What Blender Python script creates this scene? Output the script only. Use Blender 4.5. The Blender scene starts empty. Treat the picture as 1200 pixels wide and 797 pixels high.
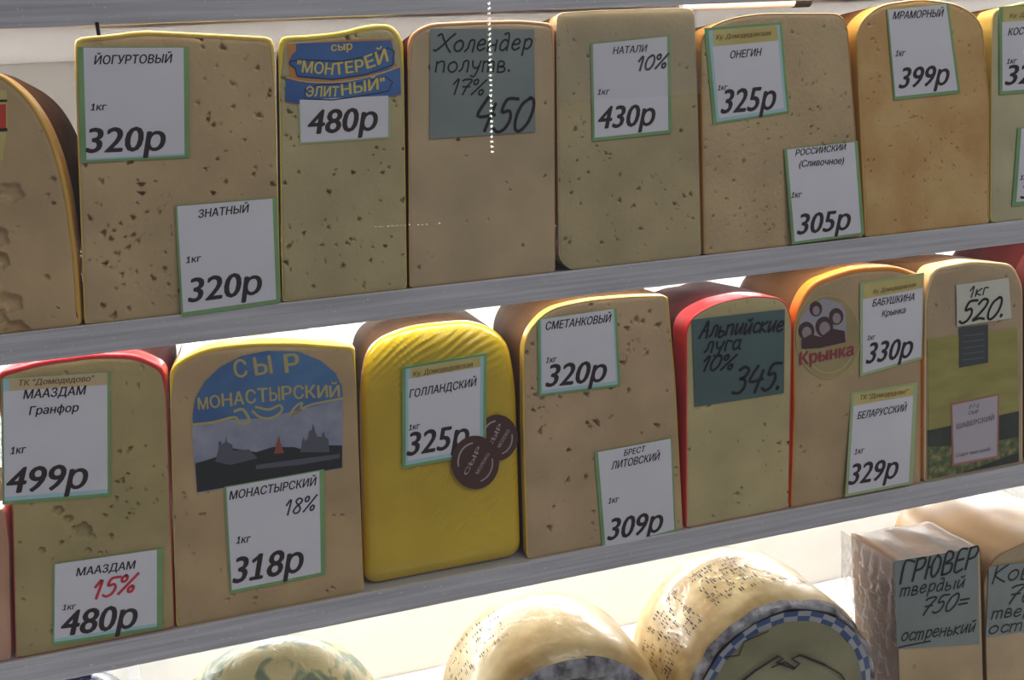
import bpy, math, random
import numpy as np
from mathutils import Vector, Matrix

# ------------------------------------------------------------------ camera, light, exposure
SC = bpy.context.scene
COL = SC.collection
F = 1050.0
RGT = Vector((0.96044106, -0.26920869, -0.07127162))
UPV = Vector((0.12541252, 0.18961454, 0.97381622))
FWD = Vector((0.24864565, 0.94423144, -0.21587573))
CAM = Vector((0, -0.8, 1.3))
cd = bpy.data.cameras.new('camera'); cd.sensor_width = 36; cd.lens = F / 1200 * 36
cd.clip_start = 0.02
cam = bpy.data.objects.new('camera', cd); COL.objects.link(cam)
m3 = Matrix((RGT, UPV, -FWD)).transposed()
cam.matrix_world = Matrix.Translation(CAM) @ m3.to_4x4()
SC.camera = cam

w = bpy.data.worlds.new('market_hall'); SC.world = w; w.use_nodes = True
w.node_tree.nodes['Background'].inputs[0].default_value = (0.80, 0.80, 0.88, 1)
w.node_tree.nodes['Background'].inputs[1].default_value = 0.21

def area(name, loc, target, sx, sy, power, color):
    l = bpy.data.lights.new(name, 'AREA'); l.shape = 'RECTANGLE'; l.size = sx; l.size_y = sy
    l.energy = power; l.color = color
    o = bpy.data.objects.new(name, l); COL.objects.link(o); o.location = loc
    o.rotation_euler = (Vector(target) - Vector(loc)).to_track_quat('-Z', 'Y').to_euler()
    return o
area('hall_ceiling_light', (1.3, -2.2, 2.9), (0.4, 0, 1.1), 1.6, 0.8, 20, (1, 0.97, 0.93))
SC.view_settings.view_transform = 'Standard'; SC.view_settings.look = 'None'
SC.view_settings.exposure = 0.0; SC.view_settings.gamma = 1.0
SC.view_settings.use_curve_mapping = False
LED_FRONT = 15.0
LED_REAR = 50.0

# ------------------------------------------------------------------ helpers
Z1, Z2, ZD = 1.1759, 0.8893, 0.57        # tops of the two shelves and of the lower deck
Z0 = 1.4120                                # underside of the top shelf lip
def U(px, py, a=0.0, b=0.0, z0=0.0):
    """a point of the plane Y = a + b (Z - z0), found with the camera's ray through a pixel"""
    d = RGT * ((px - 600) / F) - UPV * ((py - 398.5) / F) + FWD
    t = (a + b * (CAM.z - z0) - CAM.y) / (d.y - b * d.z)
    return CAM + d * t

def tag(o, label=None, cat=None, group=None, kind=None):
    if label: o['label'] = label
    if cat: o['category'] = cat
    if group: o['group'] = group
    if kind: o['kind'] = kind
    return o
def empty(name, loc, label, cat, group=None):
    o = bpy.data.objects.new(name, None); COL.objects.link(o); o.location = loc
    o.empty_display_size = 0.02
    return tag(o, label, cat, group)
def mesh(name, V, Fs, mat, parent=None, smooth=False, mats=None, mi=None):
    """V in world coordinates; stored relative to the parent's base"""
    me = bpy.data.meshes.new(name)
    off = Vector((0, 0, 0)); p = parent
    while p: off += p.location; p = p.parent
    V = np.asarray([tuple(v) for v in V] if not isinstance(V, np.ndarray) else V, float)
    if parent is None: off = Vector(((V[:, 0].min() + V[:, 0].max()) / 2, (V[:, 1].min() + V[:, 1].max()) / 2, V[:, 2].min()))
    V = V - np.array(off)
    if isinstance(Fs, np.ndarray):
        n, k = Fs.shape
        me.vertices.add(len(V)); me.vertices.foreach_set('co', V.astype(np.float32).ravel())
        me.loops.add(n * k); me.loops.foreach_set('vertex_index', Fs.astype(np.int32).ravel())
        me.polygons.add(n); me.polygons.foreach_set('loop_start', np.arange(0, n * k, k, dtype=np.int32))
        me.update(calc_edges=True)
    else:
        me.from_pydata([tuple(v) for v in V], [], Fs)
    for m in (mats or [mat]): me.materials.append(m)
    if mi is not None: me.polygons.foreach_set('material_index', np.asarray(mi, dtype=np.int32))
    if smooth: me.polygons.foreach_set('use_smooth', [True] * len(me.polygons))
    me.update()
    o = bpy.data.objects.new(name, me); COL.objects.link(o)
    if parent: o.parent = parent
    else: o.location = off
    return o
BF = [(0, 1, 3, 2), (4, 6, 7, 5), (0, 4, 5, 1), (2, 3, 7, 6), (0, 2, 6, 4), (1, 5, 7, 3)]
def boxv(x0, x1, y0, y1, z0, z1):
    return [(x, y, z) for x in (x0, x1) for y in (y0, y1) for z in (z0, z1)]
def box(name, x0, x1, y0, y1, z0, z1, mat, parent=None, bev=0.0):
    o = mesh(name, boxv(x0, x1, y0, y1, z0, z1), BF, mat, parent)
    if bev:
        b = o.modifiers.new('bevel', 'BEVEL'); b.width = bev; b.segments = 2
    return o

# ------------------------------------------------------------------ materials
def nt(name):
    m = bpy.data.materials.new(name); m.use_nodes = True
    return m, m.node_tree, m.node_tree.nodes['Principled BSDF']
def flat(name, col, rough=0.5, metal=0.0, coat=0.0, spec=0.5):
    m, t, b = nt(name)
    b.inputs['Base Color'].default_value = (*col, 1); b.inputs['Roughness'].default_value = rough
    b.inputs['Metallic'].default_value = metal; b.inputs['Coat Weight'].default_value = coat
    b.inputs['Coat Roughness'].default_value = 0.12
    b.inputs['Specular IOR Level'].default_value = spec
    return m
def noisy(name, c1, c2, scale=20, detail=4, rough=0.45, coat=0.0, bump=0.0, bscale=60, coatbump=0.0, cbscale=25,
          metal=0.0, stretch=(1, 1, 1), lo=0.35, hi=0.65, c3=None, sss=0.0, cr=0.14):
    m, t, b = nt(name); N = t.nodes; L = t.links
    tc = N.new('ShaderNodeTexCoord'); mp = N.new('ShaderNodeMapping'); mp.inputs['Scale'].default_value = stretch
    L.new(tc.outputs['Object'], mp.inputs[0])
    n = N.new('ShaderNodeTexNoise'); n.inputs['Scale'].default_value = scale; n.inputs['Detail'].default_value = detail
    L.new(mp.outputs[0], n.inputs['Vector'])
    r = N.new('ShaderNodeValToRGB'); L.new(n.outputs[0], r.inputs[0])
    r.color_ramp.elements[0].position = lo; r.color_ramp.elements[0].color = (*c1, 1)
    r.color_ramp.elements[1].position = hi; r.color_ramp.elements[1].color = (*c2, 1)
    if c3:
        e = r.color_ramp.elements.new((lo + hi) / 2); e.color = (*c3, 1)
    L.new(r.outputs[0], b.inputs['Base Color'])
    b.inputs['Roughness'].default_value = rough; b.inputs['Metallic'].default_value = metal
    b.inputs['Coat Weight'].default_value = coat; b.inputs['Coat Roughness'].default_value = cr
    if sss:
        b.inputs['Subsurface Weight'].default_value = sss; b.inputs['Subsurface Radius'].default_value = (0.01, 0.006, 0.003)
    if bump:
        n2 = N.new('ShaderNodeTexNoise'); n2.inputs['Scale'].default_value = bscale; n2.inputs['Detail'].default_value = 5
        L.new(mp.outputs[0], n2.inputs['Vector'])
        bp = N.new('ShaderNodeBump'); bp.inputs['Strength'].default_value = bump; bp.inputs['Distance'].default_value = 0.002
        L.new(n2.outputs[0], bp.inputs['Height']); L.new(bp.outputs[0], b.inputs['Normal'])
    if coatbump:
        n3 = N.new('ShaderNodeTexNoise'); n3.inputs['Scale'].default_value = cbscale; n3.inputs['Detail'].default_value = 3
        n3.inputs['Distortion'].default_value = 1.5
        L.new(tc.outputs['Object'], n3.inputs['Vector'])
        bq = N.new('ShaderNodeBump'); bq.inputs['Strength'].default_value = coatbump; bq.inputs['Distance'].default_value = 0.004
        L.new(n3.outputs[0], bq.inputs['Height']); L.new(bq.outputs[0], b.inputs['Coat Normal'])
    return m
def emis(name, col, s):
    m, t, b = nt(name)
    b.inputs['Base Color'].default_value = (*col, 1)
    b.inputs['Emission Color'].default_value = (*col, 1); b.inputs['Emission Strength'].default_value = s
    return m
def paste(name, c, d=0.09, bump=0.25, scale=14):
    c1 = tuple(max(0, x * (1 - d * 2)) for x in c); c2 = tuple(min(1, x * (1 + d)) for x in c)
    c1 = (c1[0] * .97, c1[1] * .92, c1[2] * .82); c2 = (c2[0], c2[1] * .955, c2[2] * .86)
    return noisy(name, c1, c2, scale=scale, detail=8, rough=0.5, coat=0.25, bump=bump, bscale=220, coatbump=0.35, cbscale=14, lo=0.3, hi=0.7)
def rindm(name, c, coat=0.6):
    return noisy(name, tuple(x * 0.86 for x in c), c, scale=25, rough=0.35, coat=coat, bump=0.15, bscale=90, coatbump=0.5, cbscale=40, sss=0.0)

M = {
 'wall': noisy('white_case_wall', (0.78, 0.77, 0.74), (0.84, 0.83, 0.80), scale=3, rough=0.55),
 'steel': noisy('brushed_shelf_steel', (0.44, 0.44, 0.49), (0.66, 0.66, 0.72), scale=60, detail=6, rough=0.45, metal=0.1, stretch=(0.12, 1, 4), bump=0.2, bscale=40, lo=0.3, hi=0.7),
 'edge': flat('bare_metal_edge', (0.82, 0.82, 0.84), 0.3, 0.4),
 'black': flat('black_plastic', (0.008, 0.008, 0.009), 0.6, spec=0.15),
 'ink': flat('black_print', (0.035, 0.022, 0.026), 0.55, spec=0.3),
 'marker': flat('black_marker', (0.012, 0.012, 0.014), 0.5, spec=0.3),
 'redmarker': flat('red_marker', (0.62, 0.03, 0.05), 0.5),
 'bluemarker': flat('dark_blue_marker', (0.03, 0.035, 0.09), 0.5),
 'brownink': flat('brown_print', (0.20, 0.11, 0.03), 0.6),
 'paper': noisy('white_paper', (0.72, 0.71, 0.80), (0.82, 0.81, 0.88), scale=9, rough=0.45, coat=0.25, coatbump=0.3, cbscale=18),
 'green': noisy('green_card_frame', (0.16, 0.34, 0.13), (0.26, 0.48, 0.20), scale=14, rough=0.4, coat=0.3),
 'palegreen': noisy('pale_green_card_frame', (0.36, 0.50, 0.26), (0.46, 0.58, 0.32), scale=14, rough=0.4, coat=0.3),
 'cyan': flat('pale_cyan_print', (0.42, 0.66, 0.72), 0.45),
 'gold': noisy('gold_card_band', (0.56, 0.46, 0.15), (0.68, 0.58, 0.22), scale=20, rough=0.4, coat=0.3),
 'tan': noisy('tan_card_band', (0.60, 0.46, 0.26), (0.70, 0.55, 0.32), scale=20, rough=0.4, coat=0.3),
 'teal': noisy('teal_price_card', (0.065, 0.115, 0.12), (0.09, 0.155, 0.16), scale=9, rough=0.5, coat=0.25, coatbump=0.3),
 'greycard': noisy('grey_green_price_card', (0.18, 0.22, 0.22), (0.26, 0.30, 0.30), scale=9, rough=0.5, coat=0.3, coatbump=0.3),
 'creamcard': noisy('cream_price_card', (0.62, 0.62, 0.54), (0.70, 0.70, 0.62), scale=9, rough=0.5, coat=0.2),
 # brand label colours
 'blue': noisy('royal_blue_label', (0.03, 0.10, 0.34), (0.06, 0.17, 0.45), scale=18, rough=0.4, coat=0.4, coatbump=0.4, cbscale=30),
 'navy': flat('navy_label', (0.015, 0.03, 0.13), 0.45, coat=0.3),
 'orange': flat('orange_label', (0.62, 0.26, 0.06), 0.45, coat=0.3),
 'yellowprint': flat('yellow_print', (0.75, 0.60, 0.13), 0.5),
 'goldprint': flat('old_gold_print', (0.50, 0.42, 0.18), 0.5),
 'sky': noisy('label_sky_print', (0.22, 0.25, 0.36), (0.38, 0.39, 0.50), scale=30, rough=0.4, coat=0.4, coatbump=0.4, cbscale=30),
 'skyblue': noisy('label_blue_print', (0.05, 0.13, 0.33), (0.09, 0.22, 0.45), scale=22, rough=0.4, coat=0.4, coatbump=0.4, cbscale=30),
 'dusk': flat('dark_trees_print', (0.012, 0.014, 0.016), 0.5, coat=0.3),
 'dusk2': flat('dim_roofs_print', (0.10, 0.10, 0.14), 0.5, coat=0.3),
 'spire': flat('red_spire_print', (0.30, 0.08, 0.05), 0.5),
 'maroon': flat('maroon_sticker', (0.075, 0.02, 0.02), 0.4, coat=0.4),
 'palep': flat('pale_print', (0.42, 0.36, 0.34), 0.5),
 'crim': flat('crimson_print', (0.34, 0.03, 0.06), 0.5),
 'olive': noisy('olive_film_print', (0.30, 0.27, 0.06), (0.40, 0.36, 0.09), scale=18, rough=0.3, coat=0.6, coatbump=0.5, stretch=(1, 1, 3)),
 'dkgreen': noisy('dark_green_film_print', (0.012, 0.018, 0.016), (0.03, 0.045, 0.025), scale=30, rough=0.35, coat=0.5),
 'herb': noisy('printed_herbs', (0.05, 0.08, 0.03), (0.30, 0.27, 0.09), scale=120, rough=0.4, coat=0.5, c3=(0.12, 0.14, 0.04)),
 'slate': flat('slate_label', (0.045, 0.055, 0.06), 0.45, coat=0.3),
 'slate2': flat('grey_small_print', (0.12, 0.13, 0.13), 0.5),
 'lilac': flat('lilac_white_label', (0.50, 0.46, 0.52), 0.45, coat=0.3),
 'pink': flat('rose_label_frame', (0.45, 0.16, 0.14), 0.45),
 'brownshade': noisy('brown_shaded_rear', (0.085, 0.036, 0.013), (0.15, 0.07, 0.026), scale=18, rough=0.75, bump=.4, bscale=40),  # shade on the deeper block tops and sides painted in as brown; trim shares it
 'redshade': noisy('dark_red_shaded_rear', (0.05, 0.006, 0.006), (0.09, 0.014, 0.012), scale=18, rough=0.75, bump=.4, bscale=40),  # dark red rind with the shade behind the bright front band painted in
}
def film_mat(name='clear_food_film', lo=0.06, hi=0.5, col=(0.75, 0.74, 0.76)):
    m = bpy.data.materials.new(name); m.use_nodes = True; t = m.node_tree; N = t.nodes; L = t.links
    for n in list(N): N.remove(n)
    o = N.new('ShaderNodeOutputMaterial'); mx = N.new('ShaderNodeMixShader'); tr = N.new('ShaderNodeBsdfTransparent'); g = N.new('ShaderNodeBsdfPrincipled')
    g.inputs['Base Color'].default_value = (*col, 1); g.inputs['Roughness'].default_value = 0.12
    lw = N.new('ShaderNodeLayerWeight'); lw.inputs[0].default_value = 0.35
    mr = N.new('ShaderNodeMapRange'); mr.inputs['To Min'].default_value = lo; mr.inputs['To Max'].default_value = hi
    L.new(lw.outputs['Facing'], mr.inputs[0]); L.new(mr.outputs[0], mx.inputs[0])
    L.new(tr.outputs[0], mx.inputs[1]); L.new(g.outputs[0], mx.inputs[2]); L.new(mx.outputs[0], o.inputs[0])
    return m
for k in ('brownshade', 'redshade'): M[k].node_tree.nodes['Principled BSDF'].inputs['Specular IOR Level'].default_value = 0.08
M['film'] = film_mat(); M['thickfilm'] = film_mat('layered_food_film', 0.30, 1.0, (0.34, 0.30, 0.33))

# ------------------------------------------------------------------ the case: walls, shelves, lamps
XL, XR, YB = -1.0, 1.75, 0.36
tag(box('wall_back', XL, XR, YB, YB + 0.02, 0.3, 1.9, M['wall']), kind='structure')
tag(box('wall_left', XL - 0.02, XL, -0.02, YB + 0.02, 0.3, 1.9, M['wall']), kind='structure')
tag(box('wall_right', XR, XR + 0.02, -0.02, YB + 0.02, 0.3, 1.9, M['wall']), kind='structure')
tag(box('ceiling', XL, XR, 0.0, YB, 1.86, 1.88, M['wall']), kind='structure')
xs = U(157, 788, YB - 0.003).x
tag(box('trim_1', xs - 0.006, xs + 0.006, YB - 0.004, YB, 0.62, 0.87, M['edge']), kind='structure')
xs = U(838, 20, YB - 0.003).x
tag(box('trim_2', xs - 0.028, xs, YB - 0.006, YB, 1.20, 1.40, M['brownshade']), kind='structure')

def shelf(z, lip, label, under='steel'):
    e = empty('shelf', (0.4, 0.18, z - lip), label, 'shelf', None)
    box('shelf_board', XL + 0.002, XR - 0.002, 0.0015, YB - 0.002, z - 0.008, z, M[under], e)
    box('front_lip', XL + 0.002, XR - 0.002, -0.0015, 0.0015, z - lip, z + 0.0002, M['steel'], e, 0.0005)
    box('lip_edge', XL + 0.002, XR - 0.002, -0.0012, 0.0022, z + 0.0002, z + 0.0008, M['edge'], e)
    rnd = random.Random(int(z * 1000)); V = []; Fs = []
    for k in range(200):                       # crumbs and nicks on the lip
        x = rnd.uniform(-0.3, 0.9); zz = z - rnd.uniform(0.002, lip - 0.002); s = rnd.uniform(0.0002, 0.0008)
        i = len(V)
        V += [(x - s * 1.6, -0.0016, zz), (x + s, -0.0016, zz - s), (x + s * 1.8, -0.0016, zz + s * .4), (x, -0.0020, zz + s)]
        Fs += [(i, i + 1, i + 3), (i + 1, i + 2, i + 3), (i, i + 3, i + 2)]
    tag(mesh('crumbs', V, Fs, M['edge'], e), kind='stuff')
    return e
ST = shelf(Z0 + 0.0205, 0.0205, 'grey metal top shelf whose front edge runs along the upper rim of the picture', 'wall')
pg = U(115, 32, 0.0); box('peg', pg.x - .0013, pg.x + .0013, -0.004, -0.0016, U(115, 42, 0).z, Z0 + .002, M['black'], ST)
shelf(Z1, 0.0245, 'grey metal middle shelf under the upper row of cheeses')
shelf(Z2, 0.0255, 'grey metal lower shelf under the middle row of cheeses')
e = empty('deck', (0.4, 0.1, ZD - 0.02), 'white bottom deck of the case under the round cheeses', 'shelf')
box('deck_board', XL + 0.002, XR - 0.002, -0.28, YB - 0.002, ZD - 0.02, ZD, M['wall'], e)
box('front_lip', XL + 0.002, XR - 0.002, -0.285, -0.28, ZD - 0.05, ZD + 0.004, M['steel'], e)

def lamp(name, z, y0, y1, mat, label, x0=XL + 0.05, x1=XR - 0.05):
    e = empty(name, ((x0 + x1) / 2, (y0 + y1) / 2, z), label, 'lamp', None)
    box('diffuser', x0, x1, y0, y1, z - 0.004, z, mat, e)
    box('housing', x0, x1, y0, y1, z, z + 0.004, M['edge'], e)
    return e
EF = emis('led_diffuser_front', (1, 0.97, 0.9), LED_FRONT); ER = emis('led_diffuser_rear', (1, 0.97, 0.93), LED_REAR)
ET = emis('led_diffuser_dim', (1, 0.90, 0.76), 16.0); EW = emis('added_wall_fill', (1, 0.93, 0.84), 30.0)
lamp('led_strip', Z1 - 0.0122, 0.006, 0.016, EF, 'thin led strip behind the front edge of the middle shelf')
lamp('led_strip', Z2 - 0.0122, 0.006, 0.030, emis('led_diffuser_deck', (1, 0.96, 0.88), 2.0), 'thin led strip behind the front edge of the lower shelf')
lamp('led_strip', Z1 - 0.0122, 0.325, 0.345, ER, 'led strip under the rear of the middle shelf')
lamp('led_strip', Z2 - 0.0122, 0.325, 0.345, emis('led_diffuser_rear_deck', (1, 0.99, 0.97), 75.0), 'led strip under the rear of the lower shelf')
lamp('led_strip', Z0 + 0.0082, 0.006, 0.014, ET, 'dim led strip behind the front edge of the top shelf')
lamp('led_strip', Z1 + 0.0300, 0.335, 0.350, EW, 'added hidden led strip brightening the back wall behind the upper row')  # unseen strip added to lift the back wall and the shelf underside
# grey lamp tube with a black end cap under the top shelf
p = U(948, 9, 0.03); xe = p.x; p.z += 0.0005; print('tube top', p.z + .0125, 'board', Z0 + .0125)
def tube(name, x0, x1, y, z, r, mat, parent, n=16):
    V = [(x, y + r * math.cos(k * 2 * math.pi / n), z + r * math.sin(k * 2 * math.pi / n)) for x in (x0, x1) for k in range(n)]
    Fs = [(k, (k + 1) % n, n + (k + 1) % n, n + k) for k in range(n)] + [tuple(range(n))[::-1], tuple(range(n, 2 * n))]
    return mesh(name, V, Fs, mat, parent)
e = empty('lamp_tube', (xe, 0.03, p.z), 'grey lamp tube with a black end cap beside the top shelf', 'lamp')
tube('tube', xe - 0.14, xe - 0.018, 0.03, p.z + 0.006, 0.0052, M['steel'], e)
tube('end_cap', xe - 0.018, xe, 0.03, p.z + 0.006, 0.006, M['black'], e)

# glass front of the case, and the light chain and shop lamps behind the shopper that it mirrors
def glass_mat():
    m = bpy.data.materials.new('clear_glass'); m.use_nodes = True; t = m.node_tree; N = t.nodes; L = t.links
    for n in list(N): N.remove(n)
    o = N.new('ShaderNodeOutputMaterial'); mx = N.new('ShaderNodeMixShader'); tr = N.new('ShaderNodeBsdfTransparent'); g = N.new('ShaderNodeBsdfGlossy')
    g.inputs['Roughness'].default_value = 0.0; mx.inputs[0].default_value = 0.035
    tr.inputs[0].default_value = (0.985, 0.99, 0.985, 1)
    L.new(tr.outputs[0], mx.inputs[1]); L.new(g.outputs[0], mx.inputs[2]); L.new(mx.outputs[0], o.inputs[0])
    return m
YP = -0.20
tag(box('glass_pane', XL, XR, YP - 0.003, YP + 0.003, ZD - 0.04, 1.86, glass_mat()), 'clear glass front of the cheese case mirroring a chain of small lights', 'glass pane')
def mirrored(px, py, D):
    p = U(px, py, 2 * YP - D); return Vector((p.x, D, p.z))
EB = emis('warm_bulb', (0.95, 1, 0.85), 26)
def bulbs(name, pts, r, mat, label, D):
    P = [mirrored(x, y, D) for x, y in pts]
    e = empty(name, P[0], label, 'lamp'); V = []; Fs = []
    for p in P:
        i = len(V); V += [(p.x - r, p.y, p.z), (p.x + r, p.y, p.z), (p.x, p.y - r, p.z), (p.x, p.y + r, p.z), (p.x, p.y, p.z - r), (p.x, p.y, p.z + r)]
        Fs += [(i + a, i + b, i + c) for a, b, c in ((0, 2, 5), (2, 1, 5), (1, 3, 5), (3, 0, 5), (2, 0, 4), (1, 2, 4), (3, 1, 4), (0, 3, 4))]
    tag(mesh('bulbs', V, Fs, mat, e), kind='stuff')
bulbs('light_chain', [(573 + .02 * y, y) for y in range(-20, 182, 6)], .0042, EB, 'vertical chain of tiny bulbs mirrored in the glass over the upper row', -2.2)
bulbs('light_chain', [(x, 268 - .05 * (x - 395)) for x in range(440, 520, 5)], .0018, EB, 'short level chain of tiny bulbs mirrored low in the glass', -2.2)

# ------------------------------------------------------------------ lettering
from mathutils.geometry import delaunay_2d_cdt
def bfont(s, _c={}):
    """outline of a line of type, filled where the winding number is not zero, laid four times for weight"""
    if s not in _c:
        c = bpy.data.curves.new('lettering', 'FONT'); c.body = s; c.size = 1; c.resolution_u = 3; c.fill_mode = 'NONE'
        o = bpy.data.objects.new('lettering', c); me = bpy.data.meshes.new_from_object(o)
        P = np.empty(len(me.vertices) * 3); me.vertices.foreach_get('co', P); P = P.reshape(-1, 3)[:, :2]
        E = [tuple(e.vertices) for e in me.edges]
        bpy.data.objects.remove(o); bpy.data.curves.remove(c); bpy.data.meshes.remove(me)
        out = delaunay_2d_cdt([Vector(p) for p in P], E, [], 0, 1e-5)
        V = np.array([tuple(v) for v in out[0]]); T = [tuple(f) for f in out[2]]
        # oriented loops from the edge chain
        A = P[[e[0] for e in E]]; B = P[[e[1] for e in E]]
        keep = []
        for f in T:
            q = V[list(f)].mean(0)
            up = (A[:, 1] <= q[1]) & (B[:, 1] > q[1]); dn = (A[:, 1] > q[1]) & (B[:, 1] <= q[1])
            with np.errstate(divide='ignore', invalid='ignore'):
                xi = A[:, 0] + (q[1] - A[:, 1]) / (B[:, 1] - A[:, 1]) * (B[:, 0] - A[:, 0])
            wn = int((up & (xi > q[0])).sum()) - int((dn & (xi > q[0])).sum())
            if wn != 0: keep.append(f)
        for i, ch in enumerate(s):                       # flag and foot of the figure one
            if ch == '1':
                c = bpy.data.curves.new('lettering', 'FONT'); c.body = s[:i + 1]; c.size = 1; c.fill_mode = 'NONE'
                o = bpy.data.objects.new('lettering', c); me = bpy.data.meshes.new_from_object(o); xr = max(v.co.x for v in me.vertices)
                bpy.data.objects.remove(o); bpy.data.curves.remove(c); bpy.data.meshes.remove(me)
                k = len(V); V = np.vstack([V, [(xr - .06, .68), (xr - .25, .55), (xr - .23, .47), (xr - .06, .59), (xr - .25, 0), (xr + .1, 0), (xr + .1, .075), (xr - .25, .075)]])
                keep += [(k, k + 1, k + 2, k + 3), (k + 4, k + 5, k + 6, k + 7)]
        n = len(V); D = [(-.025, 0), (.025, 0), (0, .012), (0, -.012)]
        V = np.concatenate([V + np.array(d) for d in D]); Fs = [tuple(k + q * n for k in f) for q in range(4) for f in keep]
        _c[s] = (V, Fs)
    return _c[s]
CAPH = bfont('Н')[0][:, 1].max()
G = {  # handwriting strokes: advance, strokes; cap height 10
 'Х': (9, ['1,9 2.5,10 3.5,8 5,5 6.5,2 8,0', '9,10 7,8 4,4 1,1 0,1.5']), 'о': (5.6, ['3,6 1.2,5 .5,2.5 1.6,.3 3.4,.4 4.6,2.6 4.2,5 3,6']),
 'л': (5.4, ['.2,.3 1.5,2 2.2,6 4.2,6 4,0']), 'е': (5.2, ['.8,3 3.8,3.6 3.6,5.6 2.2,6 .8,4 .7,1.5 2,0 4.2,1.2']),
 'н': (5.8, ['.8,6 .6,0', '.7,3.2 4.2,3.4', '4.4,6 4.3,0']), 'д': (6, ['4,5 2.5,6 .9,4 .8,1 2.2,0 4,2', '2,9 3.8,9.6 4.3,6 4.2,0']),
 'р': (5.6, ['1.4,6 1,-3', '1.2,4.5 3,6.2 4.6,5 4.4,2 2.6,.4 1.2,1.6']), 'п': (5.8, ['.8,6 .6,0', '.8,4.6 2.4,6 4.2,5.6 4.3,0']),
 'у': (5.4, ['.8,6 1.2,3 2.4,1.8 4,3', '4.6,6 3.6,1 2,-3 .5,-2.5']), 'т': (7, ['.6,6 .5,0', '.6,5 1.8,6 3,5.2 3,0', '3,5 4.4,6 5.6,5.2 5.6,0']),
 'в': (5.2, ['.8,0 .9,6 3.2,6 3.4,4 1.2,3.2 3.8,2.8 4,.8 2.4,0 .8,0']), '.': (2.6, ['.8,0 1.2,.5 .8,.7']), ' ': (3.2, []),
 '1': (4.2, ['.4,6.6 2.6,10 2,0']), '7': (6, ['.6,8.8 2,9.8 5.4,9.6 3.4,5 2.2,0', '1.4,5 4.8,5.2']),
 '%': (7.5, ['2,10 .7,9 1,6.8 2.4,7 2.8,9.2 2,10', '7,10 .8,0', '5.8,3.4 4.6,2.4 4.8,.3 6.2,.4 6.6,2.6 5.8,3.4']),
 '4': (6.4, ['2.4,10 .5,4.4 5.8,4.8', '5.2,8 4,0']), '5': (6, ['5.6,10 2.2,9.8 1.5,6 3.8,6.4 4.8,4 3.8,1 1.8,0 .4,1']),
 '0': (6.2, ['3.6,10 1.4,8 .6,4 1.4,.5 3.2,.2 5,3 5.4,7 4.6,9.6 3.4,10']), 'А': (6.4, ['.3,0 2,5 3.6,10 4.4,5 4.8,0', '1.4,4 4.8,4.2']),
 'ь': (4.6, ['.8,6 .7,0 3,.2 3.8,1.8 2.8,3.2 .8,3']), 'и': (5.8, ['.9,6 .7,1 1.6,0 4.4,5', '4.5,6 4.3,0']),
 'й': (5.8, ['.9,6 .7,1 1.6,0 4.4,5', '4.5,6 4.3,0', '1.8,8.4 2.8,7.6 4,8.8']), 'с': (4.6, ['4,5 2.6,6 1,4.6 .8,1.6 2.2,0 4,1']),
 'к': (5.4, ['.9,6 .7,0', '4.4,6 1,3 4.4,0']), 'г': (4.2, ['.8,0 1,6 3.6,5.6']), 'а': (5.6, ['4,5 2.4,6 .9,4.4 .8,1.2 2.2,0 4,2', '4.2,6 4,1 4.8,0']),
 '3': (5.6, ['.8,9 2.6,10 4.6,8.6 3.6,6.2 1.8,5.6 4,5 4.6,2.4 3,.2 .3,.6']), '8': (6, ['4.8,8.8 3,10 1.4,8.4 2.6,6 4.4,3.4 4,.8 2,.1 .8,2 2.2,4.6 4.6,7 4.8,8.8']),
 '2': (6, ['.8,8 2.4,10 4.6,9 4.2,6 2,2.4 .3,.4 3,1 5.4,.4']), 'Г': (6.4, ['1,0 1.2,10 6,9.2']), 'Р': (6.6, ['1.2,10 .8,0', '1,9.6 4.4,10 5.6,8 4.4,5.2 1,4.6']),
 'Ю': (8.4, ['1,10 .8,0', '.9,5 3,5.2', '5,10 3.2,7 3.4,2 5.2,0 7.2,3 7.2,7.6 5,10']), 'В': (6.6, ['1,0 1.2,10 4.4,9.8 4.8,7 1.4,5.2 5.2,4.6 5.4,1.2 3.4,0 1,0']),
 'Е': (6, ['5.4,10 1.4,9.6 1,0 5,.4', '1.2,5.2 4.6,5.4']), 'ы': (7.6, ['.8,6 .7,0 3,.2 3.8,1.8 2.8,3.2 .8,3', '6.4,6 6.2,0']),
 '6': (6, ['5,9.8 2.6,8.6 .9,4 1.4,.6 3.4,0 4.8,2 4,4.6 1.2,3.6']), '=': (6, ['.8,6 5,6.2', '.8,3.4 5,3.6']), 'К': (6.6, ['1.2,10 .8,0', '5.8,10 1.2,5 5.8,0']),
 '_': (10, ['0,0 3,.6 10,.8']), 'э': (5, ['.8,5 2.4,6 4,4.4 4,1.4 2.4,0 .6,.8', '1.4,3 4,3.2']),
}
def smoothline(P, n=4):
    P = [np.array(q, float) for q in P]
    if len(P) < 3: return P
    out = []
    for i in range(len(P) - 1):
        a = P[max(i - 1, 0)]; b = P[i]; c = P[i + 1]; d = P[min(i + 2, len(P) - 1)]
        for k in range(n):
            t = k / n
            out.append(0.5 * ((2 * b) + (-a + c) * t + (2 * a - 5 * b + 4 * c - d) * t * t + (-a + 3 * b - 3 * c + d) * t ** 3))
    return out + [P[-1]]
def ribbon(P, wd):
    P = np.array(P, float); T = np.gradient(P, axis=0); T /= (np.linalg.norm(T, axis=1)[:, None] + 1e-9)
    Nn = np.stack([-T[:, 1], T[:, 0]], 1) * wd / 2
    P = P.copy(); P[0] -= T[0] * wd * .4; P[-1] += T[-1] * wd * .4
    V = np.concatenate([P + Nn, P - Nn]); n = len(P)
    return V, [(i, i + 1, n + i + 1, n + i) for i in range(n - 1)]
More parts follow.
